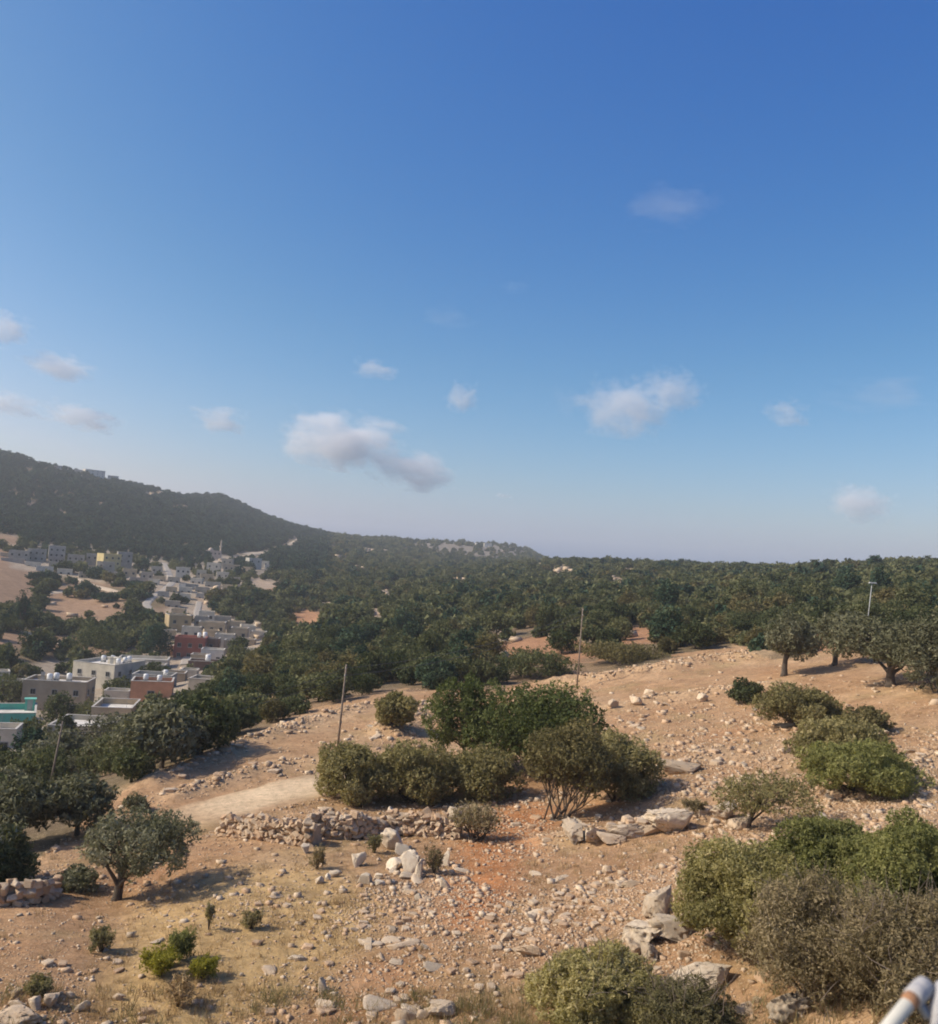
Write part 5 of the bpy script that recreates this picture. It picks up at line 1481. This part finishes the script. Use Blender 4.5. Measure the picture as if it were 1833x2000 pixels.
tag(link('dry_grass', new_mesh('dry_grass', V, np.arange(len(V)).reshape(-1, 3), [M['straw']], tint=tint)), kind='stuff')

n_ = 2600
th_, r_ = g_.uniform(rad(-31), rad(31), n_), g_.uniform(21, 31, n_)
x, y = r_ * np.sin(th_), r_ * np.cos(th_)
z = zt(x, y)
qx, qy = project(np.stack([x, y, z], 1))
ok = (qy > 1935 + 40 * fbm2(x, y, 2.5, 3, 85)) & (g_.random(n_) < np.where(qx > 450, 0.9, 0.3)) & (fbm2(x, y, 1.8, 3, 86) > -0.15)
x, y, z = x[ok], y[ok], z[ok]
nbk, k = 16, int(ok.sum())
bx = np.repeat(np.stack([x, y, z - 0.03], 1), nbk, 0) + np.concatenate([g_.normal(0, 0.12, (k * nbk, 2)), np.zeros((k * nbk, 1))], 1)
hgt = np.repeat(g_.uniform(0.2, 0.55, k), nbk) * g_.uniform(0.5, 1.2, k * nbk)
aw = g_.uniform(0, 3.14, k * nbk)
wv = np.stack([np.cos(aw), np.sin(aw), 0 * aw], 1) * g_.uniform(0.006, 0.016, k * nbk)[:, None]
tip = bx + np.concatenate([g_.normal(0, 0.4, (k * nbk, 2)) * hgt[:, None], hgt[:, None]], 1)
V = np.stack([bx - wv, bx + wv, tip], 1).reshape(-1, 3)
tint = np.repeat(np.clip(0.35 + np.repeat(g_.normal(0, 0.22, k), nbk) + g_.normal(0, 0.12, k * nbk), 0, 1), 3)
tag(link('grass', new_mesh('grass', V, np.arange(len(V)).reshape(-1, 3), [M['weed']], tint=tint)), kind='stuff')

# ------------------------------------------------------------------ poles, cables, lamp
def pole(label, base, top_, r, hidden=False):
    b0 = unproj(base[0], base[1], r)[0]
    t1 = unproj(top_[0], top_[1], r)[0]
    zg = zt(b0[0], b0[1])[0]
    t = tag(link('utility_pole', None, None, (b0[0], b0[1], zg)), label, 'power pole', 'wooden power poles across the hillside')
    org = np.array([b0[0], b0[1], zg])
    top = t1 - org
    foot = (b0 - org) * np.array([1, 1, 0]) + [0, 0, -0.6]
    if b0[2] < zg: foot = np.array([0, 0, -0.6])
    mb = MB()
    mb.tube([foot, (foot + top) / 2, top], [0.095, 0.085, 0.068], 8)
    mb.build('post', M['wood'], t, True)
    ax = (top - foot) / np.linalg.norm(top - foot)
    ends = []
    for q in (0.25, 0.85):
        c = top - ax * q
        mb = MB()
        mb.tube([c + np.array([-0.02, -0.15, 0]), c + np.array([0.0, -0.28, 0.02])], [0.02, 0.02], 5)
        mb.build('bracket', M['metal'], t)
        mb = MB()
        e = c + np.array([0.0, -0.30, 0.0])
        mb.tube([e + np.array([0, 0, -0.09]), e + np.array([0, 0, -0.03]), e + np.array([0, 0, 0.03]), e + np.array([0, 0, 0.09])], [0.03, 0.06, 0.045, 0.03], 8)
        mb.build('insulator', M['sill'], t)
        ends.append(e + org)
    return ends
e1 = pole('leaning power pole among the trees at the lower left', (90,1578), (123,1409), 78)
e2 = pole('power pole behind the left end of the central thicket', (658,1478), (677,1298), 74)
e3 = pole('brownish power pole on the rubble bank at the top of the field', (1127,1347), (1139,1187), 108)
def cable(label, a, b, sag):
    a, b = Vector(a), Vector(b)
    mb = MB()
    mb.tube([a.lerp(b, t) - Vector((0, 0, sag * 4 * t * (1 - t))) for t in np.linspace(0, 1, 25)], 0.024, 4, 0, False)
    tag(mb.build('power_cable', M['cable']), label, 'cable', 'power cables between the poles')
for nm, a, b in (('left', e1, e2), ('right', e2, e3)):
    for q, lv in ((0, 'upper'), (1, 'lower')):
        cable('%s power cable from the middle pole to the %s' % (lv, 'leaning pole' if nm == 'left' else 'pole on the rubble bank'), a[q], b[q], 1.1)
b0, t1 = unproj(1690, 1262, 126)[0], unproj(1704, 1139, 126)[0]
t = tag(link('street_lamp', None, None, b0), 'slim white street lamp with a flat head above the right hand wood', 'street lamp')
M['lampwhite'] = plain('pale lamp paint', (0.46, 0.46, 0.45), 0.6, 0.15)
zb = zt(b0[0], b0[1])[0] - b0[2] - 0.5
mb = MB()
mb.tube([Vector(b0 * 0) + Vector((0, 0, min(zb, 0))), Vector((t1 - b0) * 0.5), Vector(t1 - b0)], [0.07, 0.06, 0.045], 8)
mb.build('post', M['lampwhite'], t, True)
mb = MB()
mb.box(tuple(t1 - b0 + np.array([0.1, 0, 0.05])), (1.0, 0.3, 0.16), taper=0.8)
mb.build('lamp_head', M['lampwhite'], t)

# ------------------------------------------------------------------ the roof the picture was taken from, and its pipe rail
zg = zt(0, 0)[0]
t = tag(link('house', None, None, (0, -4.0, zg - 1)), 'plain house with the flat roof terrace carrying the white pipe rail', 'house')
mb = MB()
mb.box((0, 0, (CZ - 1.75 - zg + 1) / 2), (11, 10.0, CZ - 1.75 - zg + 1))
mb.build('wall', wall_mat((0.42, 0.38, 0.32)), t)
mb = MB()
mb.box((0, 0, CZ - 1.65 - zg + 1), (11.3, 10.3, 0.2))
mb.build('roof', M['darkroof'], t)
m, N, L, out = nodes('chalky white paint with rust')
b_ = nd(N, 'ShaderNodeBsdfPrincipled', Roughness=0.55)
f = noise_tex(N, L, 9, 5, 0.7)
L.new(ramp(N, L, f, [(0.42, (0.50, 0.475, 0.40)), (0.60, (0.56, 0.53, 0.46)), (0.70, (0.36, 0.21, 0.12))]), b_.inputs['Base Color'])
L.new(b_.outputs[0], out.inputs[0])
M['paint'] = m
M['rust'] = plain('rust ring', (0.40, 0.20, 0.10), 0.9, 0.4, 40)
M['wrap'] = plain('grey white sleeve', (0.42, 0.40, 0.39), 0.75, 0.12, 20, 0.2, 60)
p0, p1 = unproj(1690, 2062, 1.16)[0], unproj(1781, 1952, 1.26)[0]
p2, p3 = unproj(1790, 1944, 1.27)[0], unproj(1806, 1926, 1.29)[0]
base = np.array([p0[0], p0[1] - 0.1, CZ - 1.55])
t = tag(link('pipe_rail', None, None, base), 'white rusty pipe rail with a grey sleeve in the lower right corner', 'pipe rail')
mb = MB()
mb.tube([base - base, (p0 - base) * np.array([1, 1, 0.7]), p0 - base, p1 - base, p2 - base], 0.0085, 16)
mb.build('pipe', M['paint'], t, True)
d = (p1 - p0) / np.linalg.norm(p1 - p0)
mb = MB()
mb.tube([p1 - base - d * 0.012, p1 - base - d * 0.004, p1 - base + d * 0.006], [0.0087, 0.0098, 0.0093], 16)
mb.build('rust_ring', M['rust'], t, True)
mb = MB()
q = p3 - base
mb.tube([p1 - base + d * 0.002, p1 - base + d * 0.004, p2 - base, q - d * 0.004, q + d * 0.003, q + d * 0.008, q + d * 0.0095], [0.0088, 0.0115, 0.0118, 0.0120, 0.0106, 0.006, 0.0005], 18)
mb.build('sleeve', M['wrap'], t, True)
a0, a1 = unproj(1832, 1985, 1.27)[0] - base, unproj(1846, 1928, 1.30)[0] - base
mb = MB()
e = (a1 - a0) / np.linalg.norm(a1 - a0)
mb.tube([a0 - e * 0.02, a0, a0 + e * 0.003, a1, a1 + e * 0.006, a1 + e * 0.009], [0.004, 0.009, 0.0108, 0.0108, 0.006, 0.0006], 16)
mb.build('clamp', M['wrap'], t, True)
mb = MB()
mb.tube([p2 - base, (p2 - base + a0) / 2 + np.array([0, 0, -0.012]), a0], 0.006, 8)
mb.build('joint', M['metal'], t, True)
#@@END_OBJECTS

# ------------------------------------------------------------------ dusty air
hz0, hz1 = float(gz.min()) - 1.5, max(float(gz.max()), CZ) + 16
mb = MB()
mb.box((0, 0, (hz0 + hz1) / 2), (8400, 8400, hz1 - hz0))
m, N, L, out = nodes('dusty air')
v = N.new('ShaderNodeVolumePrincipled')
v.inputs['Color'].default_value = (0.88, 0.92, 0.97, 1)
v.inputs['Density'].default_value = 1.9e-4
v.inputs['Anisotropy'].default_value = 0.2
L.new(v.outputs[0], out.inputs['Volume'])
tag(mb.build('haze', m), kind='stuff')

# ------------------------------------------------------------------ small fair weather clouds, far beyond the hills
def cloud_mat(name, dens, rag, scale):
    m, N, L, out = nodes(name)
    tc = N.new('ShaderNodeTexCoord')
    ln = nd(N, 'ShaderNodeVectorMath', operation='LENGTH')
    L.new(tc.outputs['Object'], ln.inputs[0])
    oi = N.new('ShaderNodeObjectInfo')
    ad = nd(N, 'ShaderNodeVectorMath', operation='ADD')
    mu = nd(N, 'ShaderNodeVectorMath', operation='SCALE')
    L.new(oi.outputs['Location'], mu.inputs[0])
    mu.inputs['Scale'].default_value = 0.0137
    L.new(tc.outputs['Object'], ad.inputs[0])
    L.new(mu.outputs[0], ad.inputs[1])
    nz = nd(N, 'ShaderNodeTexNoise', Scale=scale, Detail=5, Roughness=0.6)
    L.new(ad.outputs[0], nz.inputs['Vector'])
    a = nd(N, 'ShaderNodeMath', operation='MULTIPLY_ADD')       # (noise - 0.5) * rag + (0.62 - |p|)
    L.new(nz.outputs[0], a.inputs[0])
    a.inputs[1].default_value = rag
    b = nd(N, 'ShaderNodeMath', operation='SUBTRACT')
    b.inputs[0].default_value = 0.60 - rag * 0.5
    L.new(ln.outputs['Value'], b.inputs[1])
    L.new(b.outputs[0], a.inputs[2])
    c = nd(N, 'ShaderNodeMapRange')
    L.new(a.outputs[0], c.inputs['Value'])
    c.inputs['From Min'].default_value, c.inputs['From Max'].default_value = 0.0, 0.35
    c.inputs['To Max'].default_value = dens
    v = N.new('ShaderNodeVolumePrincipled')
    v.inputs['Color'].default_value = (0.97, 0.97, 0.97, 1)
    v.inputs['Anisotropy'].default_value = 0.0
    L.new(c.outputs[0], v.inputs['Density'])
    L.new(v.outputs[0], out.inputs['Volume'])
    return m
CM = [cloud_mat('thick cloud', 0.0075, 1.9, 2.6), cloud_mat('soft cloud', 0.0068, 2.0, 2.1), cloud_mat('thin wisp', 0.0005, 2.2, 1.8), cloud_mat('ragged cloud', 0.0040, 2.1, 2.3)]
for k, (lb, x, y, w_, h_, q) in enumerate([
    ('bright flat based cloud low over the far hills', 675, 866, 285, 130, 0), ('thin tail trailing right of the bright low cloud', 800, 922, 210, 90, 1), ('white puff cut by the left picture edge', 5, 645, 115, 80, 0),
    ('small streak below the puff at the left edge', 120, 718, 150, 58, 1), ('flat streak above the mountain at the left', 160, 815, 160, 58, 1), ('faint pale patch at the left edge above the mountain', 20, 790, 130, 50, 1), ('small soft cloud left of the bright low one', 430, 822, 120, 64, 1),
    ('large ragged pale cloud right of the middle', 1225, 800, 215, 140, 3), ('upper right lobe of the large ragged cloud', 1315, 765, 150, 90, 3), ('thin wisp at the left of the large ragged cloud', 1100, 785, 80, 80, 2),
    ('small pale cloud between the bright and the ragged one', 903, 778, 80, 70, 1), ('faint wisp above the small pale cloud', 735, 722, 110, 46, 3), ('thin cloud high in the middle of the sky', 1005, 560, 75, 36, 2), ('faint twin wisp left of the high thin cloud', 875, 620, 120, 56, 2),
    ('round soft cloud low at the right', 1680, 985, 140, 80, 1), ('faint wide wisp high at the right', 1300, 405, 210, 90, 2), ('small faint cloud low right of the ragged one', 1540, 808, 100, 60, 3), ('wide faint veil near the right edge', 1720, 770, 220, 80, 2), ('tiny streak low above the middle hills', 985, 968, 46, 14, 1)]):
    c = unproj(x, y, 7600)[0]
    sc_ = np.linalg.norm(c - np.array([0, 0, CZ])) / F / 2
    import bmesh
    bm = bmesh.new()
    bmesh.ops.create_icosphere(bm, subdivisions=3, radius=1.0)
    for v_ in bm.verts:
        if v_.co.z < -0.55:
            v_.co.z = -0.55 + (v_.co.z + 0.55) * 0.2
    me = bpy.data.meshes.new('cloud')
    bm.to_mesh(me)
    bm.free()
    me.materials.append(CM[q])
    o = link('cloud', me, None, c, -math.atan2(c[0], c[1]), (w_ * sc_ * 1.25, max(w_, h_) * 0.5 * sc_ * 1.2, h_ * sc_ * 1.35))
    o.rotation_euler[1] = rad(4) if y > 700 else 0
    tag(o, lb, 'cloud', 'small clouds in the blue sky')
